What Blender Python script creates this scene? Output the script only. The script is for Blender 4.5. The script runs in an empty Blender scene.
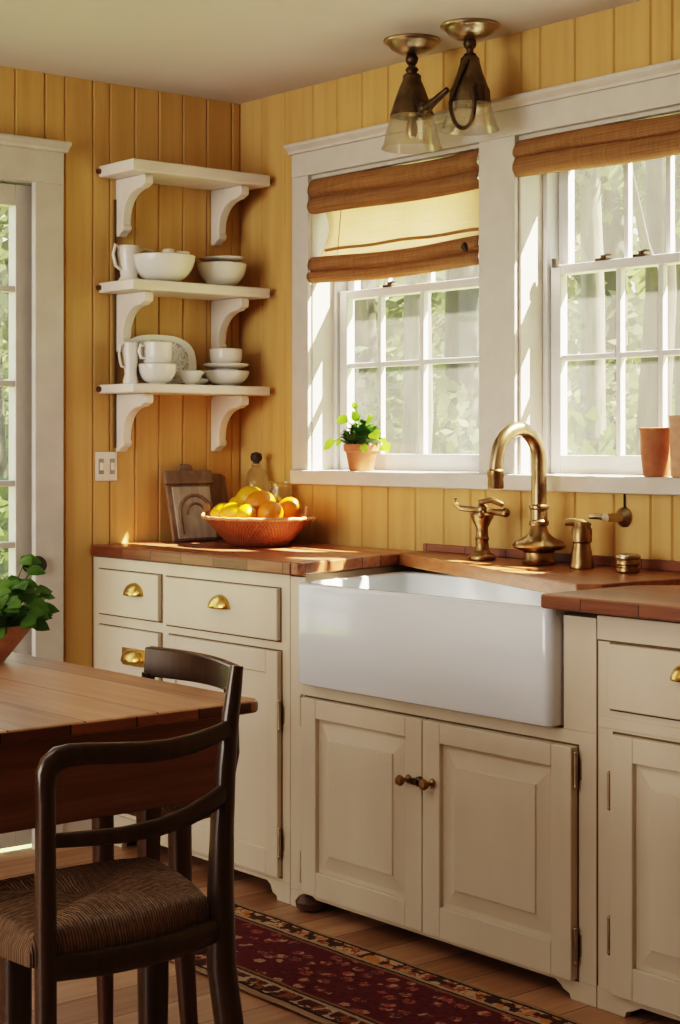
import bpy, bmesh, math, random
from mathutils import Vector, Matrix, noise as mnoise
random.seed(7)
S = bpy.context.scene
C = S.collection
PI = math.pi
ORG = {}          # world origin of every parent, so parts can be built in world coordinates

# ------------------------------------------------------------------ materials
MATS = {}
def nodes_of(name):
    m = bpy.data.materials.new(name); m.use_nodes = True
    nt = m.node_tree; b = nt.nodes['Principled BSDF']
    return m, nt, b
def N(nt, t, **kw):
    n = nt.nodes.new(t)
    for k, v in kw.items(): setattr(n, k, v)
    return n
def mapped(nt, scale, coord='Object', rot=(0,0,0)):
    tc = N(nt, 'ShaderNodeTexCoord'); mp = N(nt, 'ShaderNodeMapping')
    mp.inputs['Scale'].default_value = scale; mp.inputs['Rotation'].default_value = rot
    nt.links.new(tc.outputs[coord], mp.inputs['Vector'])
    return mp.outputs['Vector']
def ramp(nt, fac, stops, interp='LINEAR'):
    r = N(nt, 'ShaderNodeValToRGB'); r.color_ramp.interpolation = interp
    el = r.color_ramp.elements
    while len(el) > len(stops): el.remove(el[-1])
    while len(el) < len(stops): el.new(0.5)
    for e, (p, c) in zip(el, stops):
        e.position = p; e.color = (*c, 1)
    nt.links.new(fac, r.inputs['Fac'])
    return r.outputs['Color']
def math_(nt, op, a, b=None, c=None):
    n = N(nt, 'ShaderNodeMath', operation=op)
    for i, v in enumerate((a, b, c)):
        if v is None: continue
        if isinstance(v, (int, float)): n.inputs[i].default_value = v
        else: nt.links.new(v, n.inputs[i])
    return n.outputs[0]
def mixc(nt, fac, a, b, mode='MIX'):
    n = N(nt, 'ShaderNodeMix', data_type='RGBA', blend_type=mode)
    for sock, v in ((n.inputs[0], fac), (n.inputs[6], a), (n.inputs[7], b)):
        if isinstance(v, (int, float)): sock.default_value = v
        elif isinstance(v, tuple): sock.default_value = (*v, 1)
        else: nt.links.new(v, sock)
    return n.outputs[2]
def bump(nt, b, h, strength=.3, dist=.002):
    n = N(nt, 'ShaderNodeBump'); n.inputs['Strength'].default_value = strength; n.inputs['Distance'].default_value = dist
    nt.links.new(h, n.inputs['Height']); nt.links.new(n.outputs['Normal'], b.inputs['Normal'])
def noise_(nt, vec, scale=5, detail=4, rough=.55, dist=0):
    n = N(nt, 'ShaderNodeTexNoise'); n.inputs['Scale'].default_value = scale; n.inputs['Detail'].default_value = detail
    n.inputs['Roughness'].default_value = rough; n.inputs['Distortion'].default_value = dist
    nt.links.new(vec, n.inputs['Vector']); return n.outputs['Fac']
def plain(name, c1, c2=None, rough=.5, scale=(8,8,8), metal=0, bmp=.1, spec=.5, coat=0, detail=4, lo=.3, hi=.7, bdist=.002):
    m, nt, b = nodes_of(name)
    v = mapped(nt, scale); f = noise_(nt, v, 1, detail)
    nt.links.new(ramp(nt, f, [(lo, c1), (hi, c2 or c1)]), b.inputs['Base Color'])
    b.inputs['Roughness'].default_value = rough; b.inputs['Metallic'].default_value = metal
    b.inputs['Specular IOR Level'].default_value = spec; b.inputs['Coat Weight'].default_value = coat
    if bmp: bump(nt, b, f, bmp, bdist)
    MATS[name] = m; return m
def wood(name, stops, axis=0, rough=.4, grain=40, along=2.0, bmp=.15, plank=None, coat=0.0, spec=.5):
    """wood grain stretched along one axis; optional planks of a width across another axis, each with its own tone"""
    m, nt, b = nodes_of(name)
    sc = [grain]*3; sc[axis] = along
    tc = N(nt, 'ShaderNodeTexCoord')
    vec = tc.outputs['Object']; tone = None
    if plank:
        pax, w, amt = plank
        sp = N(nt, 'ShaderNodeSeparateXYZ'); nt.links.new(vec, sp.inputs[0])
        idx = math_(nt, 'FLOOR', math_(nt, 'DIVIDE', sp.outputs[pax], w))
        fr = math_(nt, 'FRACT', math_(nt, 'DIVIDE', sp.outputs[pax], w))
        wn = N(nt, 'ShaderNodeTexWhiteNoise', noise_dimensions='1D'); nt.links.new(idx, wn.inputs['W'])
        tone = wn.outputs['Value']
        off = N(nt, 'ShaderNodeVectorMath', operation='ADD')
        cb = N(nt, 'ShaderNodeCombineXYZ'); 
        for i in range(3): nt.links.new(math_(nt, 'MULTIPLY', idx, 3.71), cb.inputs[i])
        nt.links.new(vec, off.inputs[0]); nt.links.new(cb.outputs[0], off.inputs[1]); vec = off.outputs[0]
    mp = N(nt, 'ShaderNodeMapping'); mp.inputs['Scale'].default_value = sc
    nt.links.new(vec, mp.inputs['Vector'])
    f = noise_(nt, mp.outputs['Vector'], 1, 6, .6, .6)
    f2 = noise_(nt, vec, 3, 2)
    f = math_(nt, 'ADD', math_(nt, 'MULTIPLY', f, .8), math_(nt, 'MULTIPLY', f2, .2))
    if tone is not None:
        f = math_(nt, 'ADD', f, math_(nt, 'MULTIPLY', math_(nt, 'SUBTRACT', tone, .5), amt))
    col = ramp(nt, f, stops)
    if plank:
        edge = math_(nt, 'LESS_THAN', math_(nt, 'ABSOLUTE', math_(nt, 'SUBTRACT', fr, .5)), .5 - .0016/w)
        col = mixc(nt, edge, tuple(x*.25 for x in stops[0][1]), col)
    nt.links.new(col, b.inputs['Base Color'])
    b.inputs['Roughness'].default_value = rough; b.inputs['Coat Weight'].default_value = coat; b.inputs['Specular IOR Level'].default_value = spec
    b.inputs['Coat Roughness'].default_value = .25
    bump(nt, b, f, bmp, .001)
    MATS[name] = m; return m

plain('wall_paint', (.53,.335,.12), (.62,.41,.165), .55, (30,30,1.6), bmp=.12, spec=.3)
plain('ceiling_paint', (.57,.535,.525), (.61,.575,.565), .8, (2,2,2), bmp=.05)
plain('trim_paint', (.54,.505,.46), (.60,.565,.52), .42, (14,14,14), bmp=.05)
plain('sash_paint', (.60,.605,.61), (.66,.665,.67), .4, (14,14,14), bmp=.05)
plain('cabinet_paint', (.58,.50,.385), (.66,.585,.465), .45, (5,5,1.2), bmp=.08)
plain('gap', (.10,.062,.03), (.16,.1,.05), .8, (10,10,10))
plain('shelf_paint', (.74,.69,.62), (.80,.76,.70), .45, (9,9,9), bmp=.1)
plain('porcelain', (.68,.735,.785), (.71,.76,.80), .14, (3,3,3), bmp=0, coat=.3)
plain('crockery', (.76,.73,.68), (.82,.80,.76), .22, (12,12,12), bmp=.02)
plain('brass', (.62,.40,.12), (.78,.55,.20), .28, (30,30,30), metal=1, bmp=.05)
plain('aged_brass', (.22,.135,.06), (.40,.27,.14), .33, (25,25,25), metal=1, bmp=.12)
plain('pale_brass', (.38,.315,.22), (.50,.43,.32), .32, (25,25,25), metal=1, bmp=.1)
plain('olive_bronze', (.10,.072,.04), (.20,.15,.085), .35, (25,25,25), metal=.9, bmp=.1)
plain('mid_brass', (.27,.19,.105), (.40,.30,.18), .32, (25,25,25), metal=1, bmp=.1)
plain('dark_bronze', (.045,.03,.018), (.12,.08,.045), .4, (30,30,30), metal=.8, bmp=.1)
plain('dark_metal', (.03,.025,.02), (.07,.06,.05), .45, (30,30,30), metal=.6, bmp=.05)
plain('terracotta', (.32,.115,.048), (.42,.17,.08), .75, (25,25,25), bmp=.2)
plain('terracotta_pale', (.46,.25,.15), (.56,.34,.22), .75, (25,25,60), bmp=.2)
plain('soil', (.03,.02,.012), (.07,.045,.025), .95, (60,60,60), bmp=.5)
plain('lemon_skin', (.60,.32,.002), (.70,.40,.004), .38, (60,60,60), bmp=.25)
plain('orange_skin', (.60,.175,.002), (.66,.235,.003), .38, (70,70,70), bmp=.25)
plain('cork', (.02,.018,.015), (.04,.03,.025), .6, (40,40,40))
plain('switch_white', (.78,.74,.66), (.82,.78,.70), .35, (8,8,8), bmp=0)
plain('switch_grey', (.32,.29,.25), (.36,.33,.28), .5, (8,8,8), bmp=0)  # darker warm grey of the frames round the toggles
plain('lawn', (.09,.13,.03), (.19,.23,.07), .95, (3,3,3), bmp=.3)
plain('bark', (.022,.018,.015), (.06,.05,.042), .95, (14,14,2.5), bmp=.5, bdist=.02)
plain('bark_pale', (.07,.062,.052), (.15,.135,.115), .95, (14,14,2.5), bmp=.5, bdist=.02)
plain('stone', (.22,.21,.195), (.32,.31,.29), .95, (3,3,3), bmp=.4, bdist=.03)
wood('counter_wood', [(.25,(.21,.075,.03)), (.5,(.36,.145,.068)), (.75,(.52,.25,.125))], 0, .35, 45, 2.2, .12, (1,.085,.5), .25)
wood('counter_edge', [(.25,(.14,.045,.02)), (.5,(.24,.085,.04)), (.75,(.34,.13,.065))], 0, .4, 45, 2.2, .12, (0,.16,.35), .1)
wood('deck_wood', [(.25,(.17,.06,.02)), (.5,(.30,.12,.045)), (.75,(.42,.19,.08))], 0, .38, 45, 2.0, .12, None, .2)
wood('table_wood', [(.2,(.26,.135,.078)), (.5,(.42,.245,.155)), (.8,(.58,.37,.25))], 0, .33, 30, 1.6, .12, (1,.145,.32), .5)
wood('table_edge', [(.25,(.10,.04,.018)), (.5,(.20,.085,.038)), (.75,(.31,.14,.065))], 1, .4, 30, 2, .12, (1,.13,.35))
wood('apron_wood', [(.25,(.12,.055,.029)), (.5,(.20,.098,.053)), (.75,(.28,.145,.083))], 1, .45, 35, 2, .12)
wood('leg_wood', [(.25,(.05,.022,.011)), (.5,(.095,.042,.021)), (.75,(.15,.068,.034))], 2, .45, 35, 2, .12)
wood('chair_wood', [(.25,(.018,.009,.005)), (.5,(.036,.019,.011)), (.75,(.062,.034,.02))], 2, .3, 40, 3, .08, None, .35)
wood('floor_wood', [(.2,(.23,.115,.058)), (.5,(.42,.235,.13)), (.8,(.58,.36,.22))], 1, .42, 26, 1.2, .12, (0,.15,.35), .1)
wood('board_dark', [(.25,(.10,.065,.042)), (.5,(.19,.13,.088)), (.75,(.30,.215,.155))], 2, .6, 40, 4, .2)
wood('board_grey', [(.25,(.22,.19,.16)), (.5,(.38,.34,.29)), (.75,(.52,.48,.42))], 2, .7, 40, 4, .25)

def glass(name, tint, haze, hazecol, gloss=.05, rough=.03):
    m = bpy.data.materials.new(name); m.use_nodes = True; nt = m.node_tree; nt.nodes.clear()
    out = N(nt, 'ShaderNodeOutputMaterial'); tr = N(nt, 'ShaderNodeBsdfTransparent'); tr.inputs[0].default_value = (*tint, 1)
    tl = N(nt, 'ShaderNodeBsdfTranslucent'); tl.inputs[0].default_value = (*hazecol, 1)
    gl = N(nt, 'ShaderNodeBsdfGlossy'); gl.inputs['Roughness'].default_value = rough
    m1 = N(nt, 'ShaderNodeMixShader'); m2 = N(nt, 'ShaderNodeMixShader')
    f = noise_(nt, mapped(nt, (9,9,2.5)), 1, 3)
    nt.links.new(math_(nt, 'MULTIPLY', math_(nt, 'ADD', f, .5), haze), m1.inputs[0])
    nt.links.new(tr.outputs[0], m1.inputs[1]); nt.links.new(tl.outputs[0], m1.inputs[2])
    lw = N(nt, 'ShaderNodeLayerWeight'); lw.inputs[0].default_value = .25
    nt.links.new(math_(nt, 'ADD', math_(nt, 'MULTIPLY', lw.outputs['Facing'], gloss*6 if gloss > .08 else gloss), gloss*.4), m2.inputs[0])
    nt.links.new(m1.outputs[0], m2.inputs[1]); nt.links.new(gl.outputs[0], m2.inputs[2])
    nt.links.new(m2.outputs[0], out.inputs[0]); MATS[name] = m; return m
glass('pane_glass', (.96,.96,.95), .024, (.95,.94,.92))
glass('shade_glass', (.94,.91,.84), .09, (.9,.86,.76), .1, .05)
glass('jar_glass', (.96,.94,.82), .35, (1,.95,.75), .2, .05)
glass('bottle_glass', (.92,.88,.68), .6, (1,.94,.72), .12, .05)

def leaf_mat(name, c1, c2, tl=.45, scale=9):
    m, nt, b = nodes_of(name)
    f = noise_(nt, mapped(nt, (scale,)*3), 1, 3)
    col = ramp(nt, f, [(.3,c1), (.7,c2)])
    nt.links.new(col, b.inputs['Base Color']); b.inputs['Roughness'].default_value = .5
    t = N(nt, 'ShaderNodeBsdfTranslucent'); mx = N(nt, 'ShaderNodeMixShader'); mx.inputs[0].default_value = tl
    nt.links.new(col, t.inputs[0]); out = nt.nodes['Material Output']
    nt.links.new(b.outputs[0], mx.inputs[1]); nt.links.new(t.outputs[0], mx.inputs[2]); nt.links.new(mx.outputs[0], out.inputs[0])
    MATS[name] = m; return m
leaf_mat('leaf_bright', (.20,.42,.03), (.38,.60,.06))
leaf_mat('leaf_dark', (.035,.085,.02), (.08,.17,.035), .25, 30)
leaf_mat('leaf_mid', (.055,.14,.02), (.15,.29,.05), .35, 14)
leaf_mat('tree_leaf_a', (.06,.092,.026), (.14,.19,.06), .4, 1.2)
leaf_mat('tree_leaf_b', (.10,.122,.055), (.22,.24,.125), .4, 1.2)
leaf_mat('tree_leaf_c', (.05,.085,.025), (.12,.165,.055), .4, 1.2)

def cloth_mat(name, c1, c2, tl, fine=420):
    """woven slats: fine horizontal reeds with irregular tone, part of the light passing through"""
    m, nt, b = nodes_of(name)
    v = mapped(nt, (6,6,fine)); f = noise_(nt, v, 1, 3)
    g = noise_(nt, mapped(nt, (160,6,8)), 1, 2)
    ff = math_(nt, 'ADD', math_(nt, 'MULTIPLY', f, .7), math_(nt, 'MULTIPLY', g, .3))
    col = ramp(nt, ff, [(.3,c1), (.7,c2)])
    nt.links.new(col, b.inputs['Base Color']); b.inputs['Roughness'].default_value = .8
    bump(nt, b, ff, .5, .002)
    t = N(nt, 'ShaderNodeBsdfTranslucent'); mx = N(nt, 'ShaderNodeMixShader'); mx.inputs[0].default_value = tl
    nt.links.new(col, t.inputs[0]); out = nt.nodes['Material Output']
    nt.links.new(b.outputs[0], mx.inputs[1]); nt.links.new(t.outputs[0], mx.inputs[2]); nt.links.new(mx.outputs[0], out.inputs[0])
    MATS[name] = m; return m
cloth_mat('reed_shade', (.26,.125,.05), (.50,.285,.13), .38)
cloth_mat('linen_shade', (.84,.67,.49), (.94,.81,.66), .85, 200)
cloth_mat('shade_seam', (.40,.22,.08), (.52,.32,.14), .4)

def rug_mat():
    m, nt, b = nodes_of('rug_wool')
    tc = N(nt, 'ShaderNodeTexCoord'); sp = N(nt, 'ShaderNodeSeparateXYZ'); nt.links.new(tc.outputs['Object'], sp.inputs[0])
    dx = math_(nt, 'SUBTRACT', .95, math_(nt, 'ABSOLUTE', sp.outputs[0]))
    dy = math_(nt, 'SUBTRACT', .2025, math_(nt, 'ABSOLUTE', sp.outputs[1]))
    wob = noise_(nt, mapped(nt, (60,60,60)), 1, 2)
    d = math_(nt, 'ADD', math_(nt, 'MINIMUM', dx, dy), math_(nt, 'MULTIPLY', math_(nt, 'SUBTRACT', wob, .5), .006))
    dn = math_(nt, 'DIVIDE', d, .2025)
    cream, dark, rust, maroon = (.50,.38,.27), (.06,.036,.03), (.28,.095,.045), (.165,.042,.046)
    base = ramp(nt, dn, [(0,(.42,.30,.19)), (.05,dark), (.09,(.10,.04,.025)), (.30,cream), (.35,dark), (.38,(.30,.16,.09)), (.43,maroon)], 'CONSTANT')
    def motif(scale, stretch, stops):
        v = N(nt, 'ShaderNodeTexVoronoi', feature='F1'); v.inputs['Scale'].default_value = scale; v.inputs['Randomness'].default_value = .75
        nt.links.new(mapped(nt, (1, stretch, 1)), v.inputs['Vector'])
        w = noise_(nt, mapped(nt, (90,90,90)), 1, 3)
        f = math_(nt, 'ADD', v.outputs['Distance'], math_(nt, 'MULTIPLY', math_(nt, 'SUBTRACT', w, .5), .45))
        mask = ramp(nt, f, stops, 'CONSTANT'); return mask, v.outputs['Color']
    # field blossoms
    k1, c1 = motif(20, 1.25, [(0,(1,1,1)), (.34,(0,0,0))])
    fcol = ramp(nt, noise_(nt, mapped(nt, (35,35,35)), 1, 2), [(.30,(.52,.32,.21)), (.42,(.40,.12,.09)), (.52,(.10,.06,.075)), (.60,(.34,.13,.10)), (.68,(.55,.40,.27))], 'CONSTANT')
    k3, _ = motif(48, 1, [(0,(1,1,1)), (.36,(0,0,0))])
    field = mixc(nt, k3, maroon, (.13,.035,.042)); field = mixc(nt, k1, field, fcol)
    # border rosettes
    k2, c2 = motif(26, .9, [(0,(1,1,1)), (.56,(0,0,0))])
    bcol = ramp(nt, noise_(nt, mapped(nt, (22,22,22)), 1, 2), [(.3,(.60,.27,.09)), (.44,(.60,.45,.30)), (.52,(.40,.13,.06)), (.62,(.55,.36,.18))], 'CONSTANT')
    border = mixc(nt, k2, (.10,.055,.042), bcol)
    inb = math_(nt, 'MULTIPLY', math_(nt, 'GREATER_THAN', dn, .09), math_(nt, 'LESS_THAN', dn, .30))
    inf = math_(nt, 'GREATER_THAN', dn, .43)
    # near long border is woven on a pale ground, the far one on a dark ground
    near = math_(nt, 'LESS_THAN', sp.outputs[1], 0)
    palecol = mixc(nt, k2, (.58,.44,.33), ramp(nt, noise_(nt, mapped(nt, (22,22,22)), 1, 2), [(.3,(.12,.05,.035)), (.5,(.30,.12,.06)), (.62,(.07,.035,.03))], 'CONSTANT'))
    border = mixc(nt, near, border, palecol)
    col = mixc(nt, inb, base, border); col = mixc(nt, inf, col, field)
    pile = noise_(nt, mapped(nt, (300,300,300)), 1, 2)
    col = mixc(nt, .35, col, mixc(nt, pile, (0,0,0), col), 'MIX')
    nt.links.new(col, b.inputs['Base Color']); b.inputs['Roughness'].default_value = .95; b.inputs['Specular IOR Level'].default_value = .1
    bump(nt, b, pile, .6, .003); MATS['rug_wool'] = m
rug_mat()

def rush_mat():
    m, nt, b = nodes_of('rush')
    tc = N(nt, 'ShaderNodeTexCoord'); sp = N(nt, 'ShaderNodeSeparateXYZ'); nt.links.new(tc.outputs['UV'], sp.inputs[0])
    u = math_(nt, 'ABSOLUTE', math_(nt, 'SUBTRACT', sp.outputs[0], .5)); v = math_(nt, 'ABSOLUTE', math_(nt, 'SUBTRACT', sp.outputs[1], .5))
    mn = math_(nt, 'MINIMUM', u, v)
    w = noise_(nt, mapped(nt, (14,14,14), 'UV'), 1, 3)
    ph = math_(nt, 'ADD', math_(nt, 'MULTIPLY', mn, 420), math_(nt, 'MULTIPLY', w, 9))
    s = math_(nt, 'MULTIPLY_ADD', math_(nt, 'SINE', ph), .5, .5)
    n2 = noise_(nt, mapped(nt, (40,40,40), 'UV'), 1, 3)
    f = math_(nt, 'ADD', math_(nt, 'MULTIPLY', s, .34), math_(nt, 'MULTIPLY', n2, .66))
    nt.links.new(ramp(nt, f, [(.2,(.06,.034,.019)), (.5,(.17,.102,.058)), (.8,(.34,.22,.135))]), b.inputs['Base Color'])
    b.inputs['Roughness'].default_value = .6; bump(nt, b, s, .8, .004); MATS['rush'] = m
rush_mat()
def wicker_mat():
    m, nt, b = nodes_of('wicker')
    tc = N(nt, 'ShaderNodeTexCoord'); sp = N(nt, 'ShaderNodeSeparateXYZ'); nt.links.new(tc.outputs['UV'], sp.inputs[0])
    a = math_(nt, 'SINE', math_(nt, 'MULTIPLY', sp.outputs[0], 2*PI*84))
    z = math_(nt, 'SINE', math_(nt, 'MULTIPLY', sp.outputs[1], 2*PI*17))
    s = math_(nt, 'MULTIPLY_ADD', math_(nt, 'MULTIPLY', a, z), .5, .5)
    n = noise_(nt, mapped(nt, (30,30,30)), 1, 3)
    f = math_(nt, 'ADD', math_(nt, 'MULTIPLY', s, .5), math_(nt, 'MULTIPLY', n, .5))
    nt.links.new(ramp(nt, f, [(.2,(.13,.036,.012)), (.5,(.26,.08,.026)), (.8,(.36,.13,.048))]), b.inputs['Base Color'])
    b.inputs['Roughness'].default_value = .5; bump(nt, b, s, .7, .004); MATS['wicker'] = m
wicker_mat()
wood('wicker_rim', [(.25,(.30,.12,.05)), (.5,(.46,.22,.10)), (.75,(.58,.32,.16))], 2, .5, 60, 60, .3)
def platter_mat():
    m, nt, b = nodes_of('patterned_glaze')
    tc = N(nt, 'ShaderNodeTexCoord'); sp = N(nt, 'ShaderNodeSeparateXYZ'); nt.links.new(tc.outputs['UV'], sp.inputs[0])
    w = noise_(nt, mapped(nt, (26,26,26)), 1, 4, .7, 2.0)
    pat = ramp(nt, w, [(.40,(.28,.26,.24)), (.5,(.66,.63,.58)), (.6,(.38,.36,.33))])
    inside = math_(nt, 'GREATER_THAN', sp.outputs[1], .72)
    nt.links.new(mixc(nt, inside, (.70,.68,.64), pat), b.inputs['Base Color']); b.inputs['Roughness'].default_value = .25
    MATS['patterned_glaze'] = m
platter_mat()

def poly_prof(pts):
    def f(v):
        t = v*(len(pts)-1); i = min(int(t), len(pts)-2); q = t-i
        p0, p1, p2, p3 = pts[max(i-1,0)], pts[i], pts[i+1], pts[min(i+2, len(pts)-1)]
        def cr(a,b,c,d): return .5*((2*b)+(-a+c)*q+(2*a-5*b+4*c-d)*q*q+(-a+3*b-3*c+d)*q**3)
        return cr(p0[0],p1[0],p2[0],p3[0]), cr(p0[1],p1[1],p2[1],p3[1])
    return f
# ------------------------------------------------------------------ mesh builder
class MB:
    def __init__(s): s.bm = bmesh.new(); s.uv = s.bm.loops.layers.uv.new('UVMap')
    def box(s, x0, x1, y0, y1, z0, z1):
        vs = [s.bm.verts.new(p) for p in ((x0,y0,z0),(x1,y0,z0),(x1,y1,z0),(x0,y1,z0),(x0,y0,z1),(x1,y0,z1),(x1,y1,z1),(x0,y1,z1))]
        for f in ((3,2,1,0),(4,5,6,7),(0,1,5,4),(1,2,6,5),(2,3,7,6),(3,0,4,7)): s.bm.faces.new([vs[i] for i in f])
        return s
    def prism(s, poly, axis, a, b):
        """polygon in the plane across an axis, extruded from a to b (axis 0: (y,z), 1: (x,z), 2: (x,y))"""
        def P(u, v, w):
            return {0:(w,u,v), 1:(u,w,v), 2:(u,v,w)}[axis]
        lo = [s.bm.verts.new(P(u,v,a)) for u,v in poly]; hi = [s.bm.verts.new(P(u,v,b)) for u,v in poly]
        n = len(poly)
        for i in range(n): s.bm.faces.new((lo[i], lo[(i+1)%n], hi[(i+1)%n], hi[i]))
        s.bm.faces.new(lo[::-1]); s.bm.faces.new(hi); return s
    def hexa(s, low, high):
        """solid between two polygons of 3-D points"""
        lo = [s.bm.verts.new(p) for p in low]; hi = [s.bm.verts.new(p) for p in high]; n = len(lo)
        for i in range(n): s.bm.faces.new((lo[i], lo[(i+1)%n], hi[(i+1)%n], hi[i]))
        s.bm.faces.new(lo[::-1]); s.bm.faces.new(hi); return s
    def rings(s, rings, cap0=True, cap1=True, uv=False):
        R = [[s.bm.verts.new(p) for p in r] for r in rings]; n = len(R[0]); L = len(R)-1
        for j in range(L):
            for i in range(n):
                f = s.bm.faces.new((R[j][i], R[j][(i+1)%n], R[j+1][(i+1)%n], R[j+1][i]))
                if uv:
                    for lp, c in zip(f.loops, ((i/n, j/L),((i+1)/n, j/L),((i+1)/n,(j+1)/L),(i/n,(j+1)/L))): lp[s.uv].uv = c
        if cap0: s.bm.faces.new(R[0][::-1])
        if cap1: s.bm.faces.new(R[-1])
        return s
    def lathe(s, prof, c=(0,0,0), n=28, sx=1, sy=1, axis=2, uv=True):
        """profile of (radius, height); ends with radius ~0 close themselves"""
        rr = []
        for r, h in prof:
            r = max(r, 1e-4); ring = []
            for i in range(n):
                a = 2*PI*i/n; p = (r*sx*math.cos(a), r*sy*math.sin(a), h)
                if axis == 0: p = (p[2], p[0], p[1])
                elif axis == 1: p = (p[1], p[2], p[0])
                ring.append((p[0]+c[0], p[1]+c[1], p[2]+c[2]))
            rr.append(ring)
        return s.rings(rr, True, True, uv)
    def sweep(s, pts, secs, n=12, up=(0,0,1), e=2.0):
        """tube along points; section (a,b) or radius; e>2 squares the section off; a lies across, b along 'up'"""
        pts = [Vector(p) for p in pts]; up = Vector(up); rr = []
        for i, p in enumerate(pts):
            t = (pts[min(i+1, len(pts)-1)] - pts[max(i-1, 0)]).normalized()
            x = t.cross(up)
            if x.length < 1e-3: x = t.cross(Vector((1,0,0)))
            x.normalize(); y = x.cross(t).normalized()
            sc = secs[i] if isinstance(secs, list) else secs
            a, b = sc if isinstance(sc, tuple) else (sc, sc)
            ring = []
            for k in range(n):
                th = 2*PI*(k+.5)/n; cs, sn = math.cos(th), math.sin(th)
                ring.append(p + x*(a*math.copysign(abs(cs)**(2/e), cs)) + y*(b*math.copysign(abs(sn)**(2/e), sn)))
            rr.append(ring)
        return s.rings(rr)
    def ball(s, c, r, n=16, sz=1):
        return s.lathe([(r*math.sin(PI*k/10), -r*sz*math.cos(PI*k/10)) for k in range(11)], c, n)
    def grid(s, fn, nu, nv, thick=0):
        V = [[s.bm.verts.new(fn(i/nu, j/nv)) for j in range(nv+1)] for i in range(nu+1)]
        for i in range(nu):
            for j in range(nv):
                f = s.bm.faces.new((V[i][j], V[i+1][j], V[i+1][j+1], V[i][j+1]))
                for lp, c in zip(f.loops, ((i,j),(i+1,j),(i+1,j+1),(i,j+1))): lp[s.uv].uv = (c[0]/nu, c[1]/nv)
        return s
    def leaf(s, base, d, length, width, nrm=(0,0,1), fold=.25, droop=.3):
        d = Vector(d).normalized(); nrm = Vector(nrm); x = d.cross(nrm)
        if x.length < 1e-3: x = Vector((1,0,0))
        x.normalize(); nn = x.cross(d); b = Vector(base)
        prof = [(0,.08),(.22,.75),(.5,1),(.75,.7),(1,.03)]
        rows = []
        for t, w in prof:
            c = b + d*(t*length) - nn*(droop*length*t*t)
            rows.append([s.bm.verts.new(c - x*(w*width/2) + nn*(fold*w*width/2)), s.bm.verts.new(c), s.bm.verts.new(c + x*(w*width/2) + nn*(fold*w*width/2))])
        for a, c in zip(rows, rows[1:]):
            for i in range(2): s.bm.faces.new((a[i], a[i+1], c[i+1], c[i]))
        return s
    def quad_leaf(s, c, size):
        a = Vector((random.gauss(0,1), random.gauss(0,1), random.gauss(0,1))).normalized(); b = a.orthogonal().normalized(); c = Vector(c)
        k = b.cross(a)
        s.bm.faces.new([s.bm.verts.new(c + q) for q in (a*size, b*size*.55, -a*size, -b*size*.55)]); return s
    def build(s, name, mat, parent=None, bevel=0, smooth=False, sub=0, seg=2, tag=None, solid=0, origin=None):
        bmesh.ops.recalc_face_normals(s.bm, faces=s.bm.faces[:])
        if parent is not None: o0 = ORG[parent.name]
        elif origin is not None: o0 = Vector(origin)
        else:
            xs = [v.co for v in s.bm.verts]
            o0 = Vector(((min(v.x for v in xs)+max(v.x for v in xs))/2, (min(v.y for v in xs)+max(v.y for v in xs))/2, min(v.z for v in xs)))
        for v in s.bm.verts: v.co -= o0
        if smooth:
            for f in s.bm.faces: f.smooth = True
        me = bpy.data.meshes.new(name); s.bm.to_mesh(me); s.bm.free()
        me.materials.append(MATS[mat]); o = bpy.data.objects.new(name, me); C.objects.link(o)
        if parent is not None: o.parent = parent
        else: o.location = o0
        ORG[o.name] = o0.copy()
        if smooth: me.set_sharp_from_angle(angle=math.radians(42))
        if solid:
            md = o.modifiers.new('solid', 'SOLIDIFY'); md.thickness = solid; md.offset = 0
        if bevel:
            md = o.modifiers.new('bevel', 'BEVEL'); md.width = bevel; md.segments = seg; md.limit_method = 'ANGLE'; md.angle_limit = .6
            for p in me.polygons: p.use_smooth = True
            md.harden_normals = True
        if sub:
            md = o.modifiers.new('sub', 'SUBSURF'); md.levels = sub; md.render_levels = sub
        if tag: TAG(o, *tag)
        return o
def TAG(o, label=None, cat=None, group=None, kind=None):
    if label: o['label'] = label
    if cat: o['category'] = cat
    if group: o['group'] = group
    if kind: o['kind'] = kind
    return o
def EMPTY(name, loc, label, cat, group=None, kind=None):
    o = bpy.data.objects.new(name, None); C.objects.link(o); o.location = loc; o.empty_display_size = .05
    ORG[o.name] = Vector(loc); return TAG(o, label, cat, group, kind)
def COPY(root, loc, label, rotz=0, scale=1, group=None):
    r = root.copy(); C.objects.link(r); r.location = loc; r.rotation_euler = (root.rotation_euler[0], root.rotation_euler[1], rotz); r.scale = (scale,)*3
    r['label'] = label
    if group: r['group'] = group
    for ch in list(root.children):
        c = ch.copy(); C.objects.link(c); c.parent = r
        for g in ch.children:
            d = g.copy(); C.objects.link(d); d.parent = c
    return r

CEIL = 2.348
# ================================================================== THE ROOM
MB().box(-.02, 6.2, -5.4, .0, -.06, 0).build('floor', 'floor_wood', tag=('tan plank floor of the kitchen', 'floor', None, 'structure'))
MB().box(-.12, 6.3, -5.5, .16, CEIL, CEIL+.08).build('ceiling', 'ceiling_paint', tag=('plain off-white ceiling', 'ceiling', None, 'structure'))

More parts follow.
